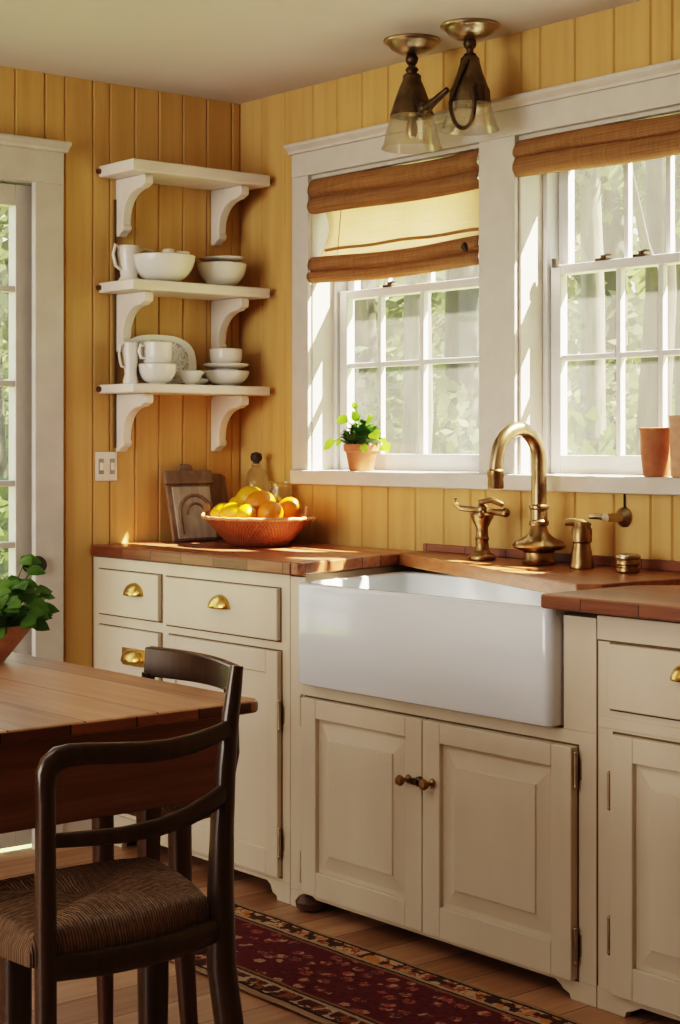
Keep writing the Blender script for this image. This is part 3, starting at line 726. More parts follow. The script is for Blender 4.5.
def cup():
    c = (.12, -.408, zL+.065)
    r = EMPTY('teacup', c, 'straight white cup standing on the round bowl on the lowest shelf', 'cup')
    m = MB(); m.lathe([(0,0),(.040,0),(.043,.005),(.045,.03),(.046,.064),(.043,.066),(.041,.06),(.039,.01),(0,.008)], c, 28); m.build('body', 'crockery', r, smooth=True)
    m = MB(); m.sweep([(c[0],c[1]-.043,c[2]+.052),(c[0],c[1]-.062,c[2]+.055),(c[0],c[1]-.068,c[2]+.036),(c[0],c[1]-.060,c[2]+.016),(c[0],c[1]-.042,c[2]+.014)], .005, 8, (1,0,0)); m.build('handle', 'crockery', r, smooth=True)
cup()
dish('faceted_bowl', (.125,-.288,zL), .040, .044, 'small faceted white bowl in the middle of the lowest shelf', 'bowl', .45, .7, n=10)
def platter():
    c = Vector((.018, -.352, zL+.003)); r = MB()
    prof = [(0,.004),(.6,.004),(.75,.006),(.86,.012),(1.0,.016),(1.0,.020),(.86,.018),(.75,.012),(.6,.010),(0,.010)]
    rr = []
    for pr, h in prof:
        ring = []
        for i in range(40):
            a = 2*PI*i/40; u = .135*pr*math.copysign(abs(math.cos(a))**.75, math.cos(a)); v = .080*pr*math.copysign(abs(math.sin(a))**.75, math.sin(a))
            lean = .20; zz = v + .080
            ring.append((c.x + h + .004 + (.16-zz)*lean*.9, c.y + u, c.z + zz*.985))
        rr.append(ring)
    r.rings(rr, True, True, True); r.build('platter', 'patterned_glaze', smooth=True, tag=('large grey-patterned oval platter leaning on the wall behind the cup', 'platter'))
platter()
dish('shallow_bowl', (.105,-.135,zL), .076, .048, 'wide white bowl at the bottom of the right-hand stack on the lowest shelf', 'bowl', .45, .6)
dish('plate', (.105,-.135,zL+.051), .074, .020, 'white plate in the middle of the right-hand stack on the lowest shelf', 'plate', .6, .8)
m = MB(); m.lathe([(0,0),(.042,0),(.050,.008),(.052,.02),(.053,.045),(.050,.047),(.048,.02),(.04,.012),(0,.011)], (.105,-.135,zL+.0735), 28); m.build('deep_bowl', 'crockery', smooth=True, tag=('straight-sided white bowl on top of the right-hand stack on the lowest shelf', 'bowl'))
def small_plate():
    for k in range(2): dish('side_plate', (.060, -.222, zL + .024*k), .045, .022, ['lower of two small dishes stacked left of the bowl stack', 'upper of two small dishes stacked left of the bowl stack'][k], 'dish', .6, .8)
small_plate()

# ================================================================== COUNTER ITEMS
ZC = .9115
def boards_():
    # rear brown board leaning on the left wall, front grey carved board against it
    def lean(y0, y1, xb, h, t, tilt):
        def f(u, v, d):   # u along y, v up the board, d out of it
            return (xb - math.sin(tilt)*v + math.cos(tilt)*d, y0 + (y1-y0)*u, ZC + math.cos(tilt)*v + math.sin(tilt)*d)
        return f
    f = lean(-.275, -.075, .048, .2, .016, .20)
    m = MB(); pts = [(0,0),(1,0),(1,.205),(.92,.215),(.08,.215),(0,.205)]
    m.hexa([f(u,v,0) for u,v in pts], [f(u,v,.014) for u,v in pts])
    m.build('cutting_board', 'board_dark', bevel=.003, tag=('plain brown cutting board leaning on the wall behind the carved one', 'cutting board'))
    f = lean(-.330, -.160, .088, .2, .016, .25)
    r = EMPTY('carved_board', (.07, -.23, ZC), 'grey carved wooden board with an arch motif leaning left of the fruit basket', 'carved board')
    m = MB(); pts = [(0,0),(1,0),(1,.225),(.66,.225),(.64,.246),(.58,.252),(.42,.252),(.36,.246),(.34,.225),(0,.225)]
    m.hexa([f(u,v,0) for u,v in pts], [f(u,v,.012) for u,v in pts]); m.build('backing', 'board_dark', r, bevel=.003)
    m = MB(); pts = [(.10,.008),(.95,.008),(.95,.176),(.10,.176)]
    m.hexa([f(u,v,.011) for u,v in pts], [f(u,v,.017) for u,v in pts]); m.build('panel', 'board_grey', r, bevel=.002)
    m = MB(); pts = [(-.04,.184),(1.04,.184),(1.04,.228),(-.04,.228)]
    m.hexa([f(u,v,.006) for u,v in pts], [f(u,v,.022) for u,v in pts]); m.build('top_rail', 'board_dark', r, bevel=.003)
    m = MB(); arc = []
    for k in range(17):
        a = PI*(1.0 - k/16*1.15); arc.append(f(.55+.36*math.cos(a), .085+.062*math.sin(a), .019))
    m.sweep([f(.19,.02,.019), f(.19,.05,.019)] + arc, (.006,.005), 8, (1,0,0)); m.build('arch_moulding', 'board_dark', r, smooth=True)
    m = MB(); arc = [f(.56+.20*math.cos(PI*(1-k/12)), .085+.036*math.sin(PI*(1-k/12)), .019) for k in range(13)]
    m.sweep(arc, (.004,.004), 8, (1,0,0)); m.build('inner_moulding', 'board_dark', r, smooth=True)
boards_()
BC = (.392, -.222)
def basket():
    r = EMPTY('fruit_basket', (BC[0], BC[1], ZC), 'wide red-brown woven basket full of fruit on the counter', 'basket')
    pr = [(0,0),(.085,0),(.098,.004),(.118,.02),(.145,.045),(.170,.070),(.186,.086),(.181,.088),(.164,.070),(.138,.045),(.112,.022),(.09,.010),(0,.009)]
    m = MB(); m.lathe(pr, (BC[0],BC[1],ZC), 64, 1, .84, 2, True); m.build('bowl', 'wicker', r, smooth=True)
    pts = []
    rr = []
    for i in range(65):
        a = 2*PI*i/64; lift = .010*max(0, math.cos(a - PI*1.05))**6
        pts.append((BC[0]+(.188+lift)*math.cos(a), BC[1]+.188*.84*math.sin(a), ZC+.087+lift*1.4 + .0012*math.sin(a*40)))
    m = MB(); m.sweep(pts, .0058, 10); m.build('rim', 'wicker_rim', r, smooth=True)
    m = MB(); a = -.15
    m.sweep([(BC[0]+.155,BC[1]+.06,ZC+.075),(BC[0]+.157,BC[1]+.062,ZC+.10),(BC[0]+.160,BC[1]+.063,ZC+.122)], [.006,.006,.0055], 8); m.build('handle_peg', 'wicker_rim', r, smooth=True)
    m = MB(); m.sweep([(BC[0]-.15,BC[1]-.075,ZC+.085),(BC[0]-.178,BC[1]-.062,ZC+.095),(BC[0]-.205,BC[1]-.045,ZC+.112),(BC[0]-.214,BC[1]-.036,ZC+.122)], [(.014,.004),(.014,.004),(.011,.004),(.007,.003)], 10); m.build('handle', 'wicker_rim', r, smooth=True)
basket()
def fruit(r, elong, seed, nub):
    m = MB(); prof = []; n = 20
    for k in range(21):
        t = PI*k/20; rr = r*math.sin(t); h = -r*elong*math.cos(t)
        if nub: 
            q = abs(math.cos(t)); h *= 1 + .16*q**10; rr *= 1 - .10*q**3
        prof.append((rr, h))
    m.lathe(prof, (0,0,0), 26)
    for v in m.bm.verts:
        k = 1 + .05*mnoise.noise(v.co*18 + Vector((seed*3.1, 0, seed))); v.co *= k
    return m
fr = [  # px-derived spots in the basket: dx, dy, z, r, elong, mat, rot, label
 (-.100,-.060,.092,.034,1.22,'lemon_skin',(0,1.2,.5),'lemon at the left side of the basket','lemon'),
 (-.115, .010,.112,.033,1.2,'lemon_skin',(0,1.4,-.4),'lemon at the back left of the pile, half hidden','lemon'),
 (-.062, .012,.135,.040,1.22,'lemon_skin',(0,1.1,.2),'lemon on top of the pile','lemon'),
 (-.030,-.070,.092,.036,1.32,'lemon_skin',(0,1.5,.3),'lemon lying at the front middle of the basket','lemon'),
 ( .018,-.005,.122,.044,1.08,'orange_skin',(0,1.3,.9),'large orange in the middle of the pile','orange'),
 ( .043,-.075,.093,.032,1.1,'lemon_skin',(0,1.4,-.6),'small lemon at the front of the pile beside the large orange','lemon'),
 ( .100,-.030,.098,.038,1.06,'orange_skin',(0,1.0,0),'orange at the right side of the basket','orange'),
 ( .095, .045,.108,.036,1.1,'orange_skin',(0,1.0,1),'orange at the back right of the pile','orange'),
]
for i, (dx, dy, z, r, el, mt, rot, lb, nm) in enumerate(fr):
    o = fruit(r, el, i, nm == 'lemon').build(nm, mt, smooth=True, tag=(lb, nm, 'fruit in the basket'), origin=(0,0,0))
    o.location = (BC[0]+dx, BC[1]+dy, ZC+z+.004); o.rotation_euler = rot
def bottle():
    c = (.168, -.060, ZC)
    r = EMPTY('oil_bottle', c, 'pale glass oil bottle with a round black stopper in the corner', 'bottle')
    m = MB(); m.lathe([(0,0),(.038,0),(.042,.006),(.042,.15),(.041,.18),(.036,.205),(.026,.225),(.016,.235),(.014,.240),(.016,.242),(.016,.247),(0,.247)], c, 28); m.build('glass', 'bottle_glass', r, smooth=True)
    m = MB(); m.lathe([(.010,.246),(.010,.252),(.017,.258),(.0195,.268),(.016,.280),(0,.285)], c, 20); m.build('stopper', 'cork', r, smooth=True)
bottle()
def jar():
    c = (.280, -.046, ZC)
    r = EMPTY('glass_jar', c, 'clear ridged glass jar behind the oranges', 'jar')
    m = MB()
    pr = [(0,0),(.037,0),(.040,.006),(.041,.03),(.041,.135),(.039,.16),(.036,.172),(.036,.184),(.039,.188),(.035,.190),(.033,.172),(.036,.155),(.038,.13),(.037,.01),(0,.008)]
    m.lathe(pr, c, 36)
    for v in m.bm.verts:
        d = Vector((v.co.x-c[0], v.co.y-c[1])); 
        if d.length > .03 and .02 < v.co.z-c[2] < .15:
            a = math.atan2(d.y, d.x); k = 1 + .05*math.cos(a*9 + (v.co.z-c[2])*30); v.co.x = c[0]+d.x*k; v.co.y = c[1]+d.y*k
    m.build('glass', 'jar_glass', r, smooth=True)
    m = MB()
    for k in range(46):
        a = random.random()*2*PI; q = .03*math.sqrt(random.random()); z = .02+.11*random.random(); b = a+random.uniform(-1,1)
        m.sweep([(c[0]+q*math.cos(a), c[1]+q*math.sin(a), c[2]+z), (c[0]+.033*math.cos(b), c[1]+.033*math.sin(b), c[2]+min(z+.03,.15))], .0022, 5)
    o = m.build('dried_stems', 'bark_pale', r)
jar()

# ================================================================== SILL PLANTS AND POTS
def sill_plant():
    c = (.605, .010, 1.1405)
    r = EMPTY('potted_plant', c, 'terracotta pot with a leafy green plant on the sill of the left window', 'potted plant')
    m = MB(); m.lathe([(0,0),(.034,0),(.037,.004),(.047,.055),(.049,.058),(.053,.060),(.055,.078),(.052,.082),(.049,.080),(.046,.066),(0,.064)], c, 28); m.build('pot', 'terracotta', r, smooth=True)
    m = MB(); m.lathe([(.046,.066),(.03,.072),(0,.074)], c, 20); m.build('soil', 'soil', r, smooth=True)
    rnd = random.Random(3)
    m = MB()
    for k in range(330):
        a = rnd.random()*2*PI; q = rnd.random(); e = rnd.random()
        p = Vector((c[0]+.066*math.sqrt(q)*math.cos(a), c[1]+.05*math.sqrt(q)*math.sin(a)*.8, c[2]+.076+.072*e*(1-.6*q)))
        m.leaf(p, (math.cos(a)*.8, math.sin(a)*.8, .5+rnd.random()), .022, .017, (0,0,1), .3, .3)
    m.build('foliage', 'leaf_dark', r, smooth=True)
    m = MB(); st = MB()
    # long-stalked bright leaves: (dx along sill, dz, dy, size)
    for dx, dy, dz, sz, w in ((-.105,-.03,.085,.052,.034), (-.065,-.01,.155,.046,.038), (-.032,.005,.195,.026,.022), (.004,-.02,.160,.034,.030), (.048,-.015,.150,.050,.042), (.082,-.02,.115,.045,.04), (.150,-.035,.078,.044,.038), (.112,-.01,.095,.03,.02), (.050,-.03,.075,.03,.025), (-.075,-.02,.09,.03,.022), (.03,.01,.128,.035,.03)):
        tip = Vector((c[0]+dx, c[1]+dy, c[2]+dz)); base = Vector((c[0]+dx*.15, c[1]+dy*.2, c[2]+.072)); mid = (tip+base)/2 + Vector((0,0,.028))
        st.sweep([base, mid*.5+base*.5+Vector((0,0,.008)), mid, tip], .0016, 6)
        d = (tip-mid).normalized()
        m.leaf(tip - d*sz*.3, d + Vector((0,-.3,0)), sz, w, (.5,-.8,.5), .15, .35)
    m.build('leaves', 'leaf_bright', r, smooth=True); st.build('stalks', 'leaf_bright', r, smooth=True)
sill_plant()
def tumbler(c, prof, mat, label, nm, n=28):
    return MB().lathe(prof, c, n).build(nm, mat, smooth=True, tag=(label, 'pot'), origin=c)
c = (1.768, -.010, 1.1405)
r = EMPTY('terracotta_cup', c, 'small terracotta cup with a green sprout on the right window sill', 'pot')
m = MB(); m.lathe([(0,0),(.030,0),(.034,.004),(.040,.06),(.041,.10),(.044,.122),(.041,.123),(.037,.10),(.034,.05),(0,.04)], c, 28); m.build('cup', 'terracotta', r, smooth=True)
m = MB(); m.lathe([(.037,.10),(.02,.108),(0,.11)], c, 16); m.build('soil', 'soil', r, smooth=True)
m = MB()
for a in (0.3, 1.4, 2.6, 4.0, 5.2): m.leaf((c[0]+.012*math.cos(a), c[1]+.012*math.sin(a), c[2]+.105), (math.cos(a)*.9, math.sin(a)*.9, .75), .035, .018, (0,0,1), .2, .4)
m.build('sprout', 'leaf_bright', r, smooth=True)
m = MB(); m.lathe([(0,0),(.042,0),(.045,.004),(.047,.03),(.0465,.045),(.048,.06),(.0475,.08),(.049,.10),(.0485,.12),(.051,.148),(.052,.152),(.048,.152),(.045,.12),(.043,.05),(0,.03)], (1.873,-.012,1.1405), 32)
m.build('ribbed_pot', 'terracotta_pale', smooth=True, tag=('taller pale ribbed clay pot at the right edge of the sill', 'pot'))

# ================================================================== ROMAN SHADES
def roll(m, x0, x1, prof, th=.006, wav=.0025, ph=0.0):
    """cloth sheet whose (y,z) profile runs the width"""
    n = 24
    m.grid(lambda u, v: (x0+(x1-x0)*u, (lambda q: q[0] + wav*math.sin(u*9+v*5+ph))(prof(v)), prof(v)[1] + wav*1.4*math.sin(u*6+ph) + .004*math.sin(u*PI)*-1), n, 22)
def shade1():
    x0, x1 = .393, 1.148
    r = EMPTY('roman_shade', ((x0+x1)/2, 0, 1.7), 'brown woven roman shade half lowered over the left window', 'window shade')
    m = MB(); roll(m, x0, x1, poly_prof([(.02,2.048),(-.012,2.046),(-.030,2.022),(-.030,2.000),(-.014,1.990),(-.026,1.978),(-.030,1.958),(-.014,1.942),(.012,1.944),(.03,1.956)]), ph=.4)
    m.build('valance', 'reed_shade', r, smooth=True, solid=.003)
    m = MB()
    def body(u, v):
        pinch = .030*math.sin(PI*min(1, v*1.15))**1.3
        z = 1.965 - .185*v
        return (x0+.012 + pinch + (x1-x0-.016-pinch)*u, .030 - .03*v*v + .003*math.sin(u*12), z - .004*math.sin(u*PI))
    m.grid(body, 24, 12); m.build('panel', 'linen_shade', r, smooth=True, solid=.0015)
    m = MB(); m.sweep([(x0+.042+(x1-x0-.05)*k/12, .008, 1.8255+.002*math.sin(k*1.3)) for k in range(13)], (.004,.005), 8); m.build('seam', 'shade_seam', r, smooth=True)
    m = MB(); m.sweep([(x0+.095,.027,1.95),(x0+.095,.012,1.80)], .0015, 6); m.build('cord', 'shade_seam', r)
    m = MB(); m.sweep([(x1-.03,.027,1.95),(x1-.03,.012,1.80)], .0015, 6); m.build('cord', 'shade_seam', r)
    m = MB(); roll(m, x0, x1, poly_prof([(.012,1.795),(-.008,1.802),(-.024,1.792),(-.028,1.770),(-.014,1.757),(-.028,1.750),(-.030,1.735),(-.014,1.722),(.010,1.728)]), ph=1.7)
    m.build('bottom_fold', 'reed_shade', r, smooth=True, solid=.003)
    m = MB(); m.lathe([(.011,0),(.013,-.006),(.008,-.012),(0,-.013)], (x1-.05,-.026,1.775), 14, axis=1); m.build('cord_cleat', 'dark_metal', r, smooth=True)
shade1()
def shade2():
    x0, x1 = 1.290, 2.056
    r = EMPTY('roman_shade', ((x0+x1)/2, 0, 1.94), 'brown woven roman shade folded up at the top of the right window', 'window shade')
    m = MB(); roll(m, x0, x1, poly_prof([(.02,2.048),(-.012,2.047),(-.032,2.026),(-.032,2.006),(-.012,1.998)]), ph=.2); m.build('upper_fold', 'reed_shade', r, smooth=True, solid=.003)
    m = MB(); roll(m, x0, x1, poly_prof([(.0,2.006),(-.022,2.000),(-.034,1.982),(-.034,1.962),(-.018,1.948),(.012,1.952),(.03,1.968)]), ph=1.1); m.build('lower_fold', 'reed_shade', r, smooth=True, solid=.003)
    m = MB(); m.lathe([(.011,0),(.013,-.005),(0,-.008)], (x0+.02,-.024,1.968), 12, axis=1); m.build('cord_cleat', 'dark_metal', r, smooth=True)
shade2()

# ================================================================== CEILING LIGHT
def ceiling_light():
    xs = [(1.026,-.165), (1.252,-.160)]
    r = EMPTY('ceiling_light', (1.14, -.163, CEIL), 'aged-brass two-light ceiling fixture with clear bell glass shades', 'ceiling light')
    for i, (x, y) in enumerate(xs):
        c = (x, y, CEIL)
        m = MB(); m.lathe([(0,0),(.078,0),(.080,-.004),(.078,-.008),(.070,-.010),(.066,-.014),(.058,-.026),(.040,-.036),(.022,-.041),(0,-.042)], c, 36); m.build('canopy', 'pale_brass', r, smooth=True)
        k = -.0 if i == 0 else .012
        m = MB(); m.ball((x,y,CEIL-.055+k*.4), .018, 16); m.lathe([(.010,-.04),(.010,-.085)], c, 12); m.lathe([(.016,-.078),(.019,-.084),(.014,-.09),(.014,-.098),(.02,-.102)], c, 16); m.build('stem', 'dark_bronze', r, smooth=True)
        z0 = -.095 if i == 0 else -.085
        m = MB()
        if i == 0: m.lathe([(0,z0),(.020,z0),(.026,z0-.006),(.026,z0-.018),(.036,z0-.04),(.052,z0-.085),(.062,z0-.118),(.060,z0-.119),(.045,z0-.08),(0,z0-.03)], c, 32)
        else: m.lathe([(0,z0),(.020,z0),(.026,z0-.006),(.027,z0-.018),(.036,z0-.048),(.050,z0-.085),(.054,z0-.092),(.056,z0-.128),(.053,z0-.128),(.048,z0-.09),(0,z0-.03)], c, 32)
        m.build('metal_shade', 'olive_bronze', r, smooth=True)
        zb = z0-.118 if i == 0 else z0-.128
        m = MB(); rt = .060 if i == 0 else .055
        q_ = 1 if i == 0 else .78; pr = [(rt,zb+.006),(rt+.003,zb-.01*q_),(rt+.012,zb-.045*q_),(rt+.020,zb-.078*q_),(rt+.026,zb-.090*q_),(rt+.023,zb-.090*q_),(rt+.017,zb-.078*q_),(rt+.009,zb-.045*q_),(rt,zb-.01*q_),(rt-.003,zb+.006)]
        m.lathe(pr, c, 40); m.build('glass_shade', 'shade_glass', r, smooth=True)
        m = MB(); m.lathe([(.012,zb+.05),(.012,zb+.005),(.008,zb-.002),(.014,zb-.02),(.017,zb-.04),(.012,zb-.058),(0,zb-.064)], c, 16); m.build('bulb', 'shade_glass' if i else 'pale_brass', r, smooth=True)
    (xa, ya), (xb, yb) = xs; z = CEIL-.19
    m = MB(); m.sweep([(xa+.03,ya-.02,CEIL-.16),(xa+.07,ya-.03,CEIL-.20),(xa+.105,ya-.035,CEIL-.205),(xa+.13,ya-.035,CEIL-.195),(xb-.05,yb-.035,CEIL-.17)], [.008,.011,.015,.011,.008], 12)
    m.ball((xa+.085,ya-.032,CEIL-.207), .02, 14); m.build('link_arm', 'dark_bronze', r, smooth=True)
    pp = poly_prof([(xb-.020,-.100),(xb-.034,-.150),(xb-.044,-.200),(xb-.040,-.245),(xb-.020,-.280),(xb+.012,-.293),(xb+.040,-.270),(xb+.046,-.225),(xb+.038,-.190)])
    m = MB(); pts = [(pp(k/40)[0]+.042, yb-.03-.04*min(1, k/12), CEIL+pp(k/40)[1]) for k in range(41)]
    m.sweep(pts, .0058, 10, (0,1,0)); m.build('hook_arm', 'dark_bronze', r, smooth=True)
    m = MB(); m.sweep([(xb+.022,yb-.01,CEIL-.16),(xb+.056,yb-.012,CEIL-.175),(xb+.062,yb-.014,CEIL-.215)], [(.008,.014),(.008,.016),(.006,.012)], 10, (0,1,0)); m.build('side_bracket', 'dark_bronze', r, smooth=True)
ceiling_light()

# ================================================================== RUG
m = MB(); RC = (1.83, -.8875)
m.grid(lambda u, v: (RC[0]-.95+1.9*u, RC[1]-.2025+.405*v, .0075+.0025*mnoise.noise(Vector((u*14, v*4, 1.3)))), 90, 24)
rug = m.build('runner_rug', 'rug_wool', solid=.006, tag=('dark red patterned runner rug with floral borders on the plank floor', 'rug'), origin=(RC[0],RC[1],.0))

# ================================================================== TABLE
def table():
    r = EMPTY('dining_table', (1.4, -2.15, 0), 'brown plank kitchen table at the left of the room', 'table')
    x0, x1, y0, y1 = .72, 2.082, -2.95, -1.485
    poly = [(x0,y0),(x1,y0)]
    for k in range(7):
        a = PI/2*k/6; poly.append((x1-.03+.03*math.cos(a), y1-.03+.03*math.sin(a)))
    poly += [(x0,y1)]
    MB().prism(poly, 2, .737, .76).build('tabletop', 'table_wood', r, bevel=.006, seg=3)
    MB().box(x1-.004, x1+.001, y0, y1-.03, .7395, .7575).build('end_cap', 'table_edge', r, bevel=.002)
    ap = MB(); a0, a1, b0, b1 = x0+.06, x1-.022, y0+.06, y1-.075
    ap.box(a1-.024, a1, b0, b1, .589, .736); ap.box(a0, a0+.024, b0, b1, .589, .736); ap.box(a0+.024, a1-.024, b1-.024, b1, .589, .736); ap.box(a0+.024, a1-.024, b0, b0+.024, .589, .736)
    ap.build('apron', 'apron_wood', r, bevel=.003)
    for lx, ly in ((1.895,-1.612), (1.895,-2.82), (.84,-1.612), (.84,-2.82)):
        m = MB(); m.sweep([(lx,ly,.0),(lx,ly,.05),(lx,ly,.45),(lx,ly,.735)], [.014,.015,.017,.024], 12, (1,0,0), 5); m.build('leg', 'leg_wood', r, smooth=True)
table()
def planter():
    c = (1.285, -1.630, .7605)
    r = EMPTY('planter_bowl', c, 'terracotta bowl of dark green leaves on the table edge', 'potted plant')
    m = MB(); m.lathe([(0,0),(.045,0),(.050,.005),(.064,.022),(.090,.054),(.106,.074),(.111,.078),(.109,.083),(.103,.083),(.098,.074),(.080,.062),(0,.06)], c, 36); m.build('bowl', 'terracotta_pale', r, smooth=True)
    m = MB(); m.lathe([(.088,.066),(.05,.071),(0,.074)], c, 24); m.build('soil', 'soil', r, smooth=True)
    rnd = random.Random(11); m = MB(); st = MB()
    for k in range(170):
        a = rnd.random()*2*PI; q = math.sqrt(rnd.random()); h = rnd.random()
        base = Vector((c[0]+.07*q*math.cos(a), c[1]+.07*q*math.sin(a), c[2]+.068))
        reach = .02+.035*q; p = base + Vector((math.cos(a)*reach*q, math.sin(a)*reach*q, .012+.115*h*(1-.45*q)))
        st.sweep([base, (base+p)/2+Vector((0,0,.006)), p], .0013, 5)
        d = Vector((math.cos(a)*(.4+q), math.sin(a)*(.4+q), .35-.3*q+rnd.uniform(-.2,.3)))
        m.leaf(p, d, rnd.uniform(.030,.046), rnd.uniform(.030,.042), (.45,-.45,.8), .12, .35)
    for a, h, L in ((.95,.045,.085), (.75,.150,.05), (.6,.10,.05), (1.2,.125,.06), (1.0,.03,.07)):
        base = Vector((c[0]+.045*math.cos(a), c[1]+.045*math.sin(a), c[2]+.068)); p = base+Vector((math.cos(a)*L, math.sin(a)*L, h))
        st.sweep([base, (base+p)/2+Vector((0,0,.015)), p], .0016, 5)
        for da in (-.9, 0, .9): m.leaf(p-Vector((math.cos(a)*.01,math.sin(a)*.01,0)), (math.cos(a+da), math.sin(a+da), .1), .042, .034, (.45,-.45,.8), .12, .35)
    m.build('leaves', 'leaf_mid', r, smooth=True); st.build('stems', 'leaf_mid', r, smooth=True)
planter()

# ================================================================== CHAIRS
def rush_seat(parent, fn, nu=110, nv=110, z=.49, th=.035):
    """pillowed rush seat over a quadrilateral fn(u,v)->(x,y); strands run in to the diagonals"""
    m = MB()
    def top(u, v):
        x, y = fn(u, v); a, b = abs(2*u-1), abs(2*v-1); e = max(a, b); mn = min(a, b)
        h = .012*(1-e**6) - .014*max(0, 1-abs(a-b)*3)*(1-e)**.5 + .006*e*(1-e)*4
        edge = -.022*max(0, (e-.9)/.1)**2
        return (x, y, z + h + edge + .0007*math.sin(mn*210 + 3*mnoise.noise(Vector((u*6, v*6, 2)))))
    m.grid(top, nu, nv)
    V = m.bm.verts; V.ensure_lookup_table()
    bd = [e for e in m.bm.edges if e.is_boundary]
    ex = bmesh.ops.extrude_edge_only(m.bm, edges=bd)
    vs = [g for g in ex['geom'] if isinstance(g, bmesh.types.BMVert)]
    for v in vs: v.co.z -= th*.6
    bd2 = [e for e in m.bm.edges if e.is_boundary]
    bmesh.ops.holes_fill(m.bm, edges=bd2, sides=0)
    m.build('seat', 'rush', parent, smooth=True)
def front_chair():
    r = EMPTY('dining_chair', (2.18, -1.9, 0), 'near dark wooden ladder-back chair with a woven rush seat at the table end', 'chair')
    # left (near) post, rolling over into the crest rail
    L = (2.305, -2.066); Rr = (2.300, -1.735)
    m = MB(); zz = [0, .15, .35, .48, .60, .70]
    m.sweep([(L[0]+.012*(z-.5)**2*4*(1 if z < .5 else .4), L[1]+.0, z) for z in zz], [(.0125,.0135),(.014,.015),(.015,.016),(.0155,.016),(.015,.015),(.0145,.0135)], 14, (1,0,0), 2.6); m.build('back_post', 'chair_wood', r, smooth=True)
    m = MB(); zz = [0, .12, .25, .38, .50, .60, .70, .78, .83, .862]
    off = [.046,.034,.016,-.004,-.006,-.003,.004,.014,.022,.027]
    m.sweep([(Rr[0], Rr[1]+o, z) for o, z in zip(off, zz)], [(.017,.018),(.020,.021),(.022,.023),(.022,.024),(.020,.022),(.018,.019),(.016,.016),(.014,.013),(.0125,.011),(.011,.009)], 14, (1,0,0), 2.4); m.build('back_post', 'chair_wood', r, smooth=True)
    # crest rail
    pr = [(-2.066,.690,0,.0147,.0137),(-2.066,.712,0,.0155,.0135),(-2.0645,.730,0,.017,.013),(-2.058,.744,.001,.0185,.0125),(-2.046,.7525,.003,.0185,.012),(-2.030,.7555,.006,.0175,.0115),(-2.00,.7555,.011,.0165,.011),(-1.96,.7525,.019,.0165,.0105),(-1.91,.7485,.024,.0165,.010),(-1.86,.7470,.022,.0165,.010),(-1.81,.7495,.015,.0160,.010),(-1.765,.7555,.006,.0150,.0095),(-1.732,.7620,.001,.0140,.009)]
    m = MB(); m.sweep([(L[0]+b, y, z) for y, z, b, q1, q2 in pr], [(q1, q2) for y, z, b, q1, q2 in pr], 16, (1,0,0), 2.6); m.build('crest_rail', 'chair_wood', r, smooth=True)
    ys = [-2.06, -2.0, -1.94, -1.88, -1.82, -1.765, -1.735]; zc = [.630, .627, .625, .628, .637, .651, .660]; bow = [0,.010,.018,.022,.018,.008,.001]
    m = MB(); m.sweep([(L[0]+b, y, z) for y, z, b in zip(ys, zc, bow)], [(.009,.011),(.009,.012),(.009,.013),(.009,.014),(.009,.0155),(.009,.0165),(.009,.017)], 14, (0,0,1), 2.6); m.build('back_slat', 'chair_wood', r, smooth=True)
    # seat
    q = [(2.302,-2.090), (2.294,-1.748), (1.985,-1.665), (1.985,-2.075)]
    def fn(u, v):
        a = Vector(q[0])*(1-v)+Vector(q[1])*v; b = Vector(q[3])*(1-v)+Vector(q[2])*v; p = a*(1-u)+b*u
        bul = .020*math.sin(PI*v)*(1 if u < .5 else 1)*abs(2*u-1)**3
        return (p.x + (bul if u < .5 else -bul*.6), p.y + (.012*math.sin(PI*u)*abs(2*v-1)**3*(1 if v > .5 else -1)))
    rush_seat(r, fn, z=.488)
    # seat rails under the rush
    m = MB()
    m.sweep([(2.308,-2.06,.440),(2.325,-1.98,.438),(2.33,-1.91,.438),(2.325,-1.84,.439),(2.303,-1.745,.442)], (.010,.020), 12, (0,0,1), 3); m.build('back_seat_rail', 'chair_wood', r, smooth=True)
    m = MB(); m.sweep([(2.30,-1.745,.446),(2.15,-1.715,.446),(2.02,-1.70,.446)], (.010,.016), 12, (0,0,1), 3); m.build('side_seat_rail', 'chair_wood', r, smooth=True)
    m = MB(); m.sweep([(2.305,-2.06,.446),(2.15,-2.045,.446),(2.02,-2.04,.446)], (.010,.016), 12, (0,0,1), 3); m.build('side_seat_rail', 'chair_wood', r, smooth=True)
    m = MB(); m.sweep([(2.03,-2.04,.446),(2.03,-1.87,.446),(2.03,-1.70,.446)], (.010,.016), 12, (0,0,1), 3); m.build('front_seat_rail', 'chair_wood', r, smooth=True)
    for x, y in ((2.085,-1.995), (2.075,-1.722)):
        m = MB(); m.sweep([(x,y,0),(x,y,.12),(x,y,.30),(x,y,.455)], [(.018,.018),(.021,.021),(.024,.024),(.024,.024)], 14, (1,0,0), 3.2); m.build('front_leg', 'chair_wood', r, smooth=True)
    m = MB(); m.sweep([(2.296,-1.738,.43),(2.25,-1.732,.40),(2.215,-1.728,.385),(2.17,-1.726,.375)], [(.009,.018),(.008,.014),(.007,.010),(.006,.006)], 12, (0,0,1), 2.6); m.build('corner_brace', 'chair_wood', r, smooth=True)
    for z in (.14,):
        m = MB(); m.sweep([(2.29,-1.73,z),(2.085,-1.722,z)], .008, 10); m.build('stretcher', 'chair_wood', r, smooth=True)
        m = MB(); m.sweep([(2.30,-2.066,z),(2.09,-1.995,z)], .008, 10); m.build('stretcher', 'chair_wood', r, smooth=True)
front_chair()
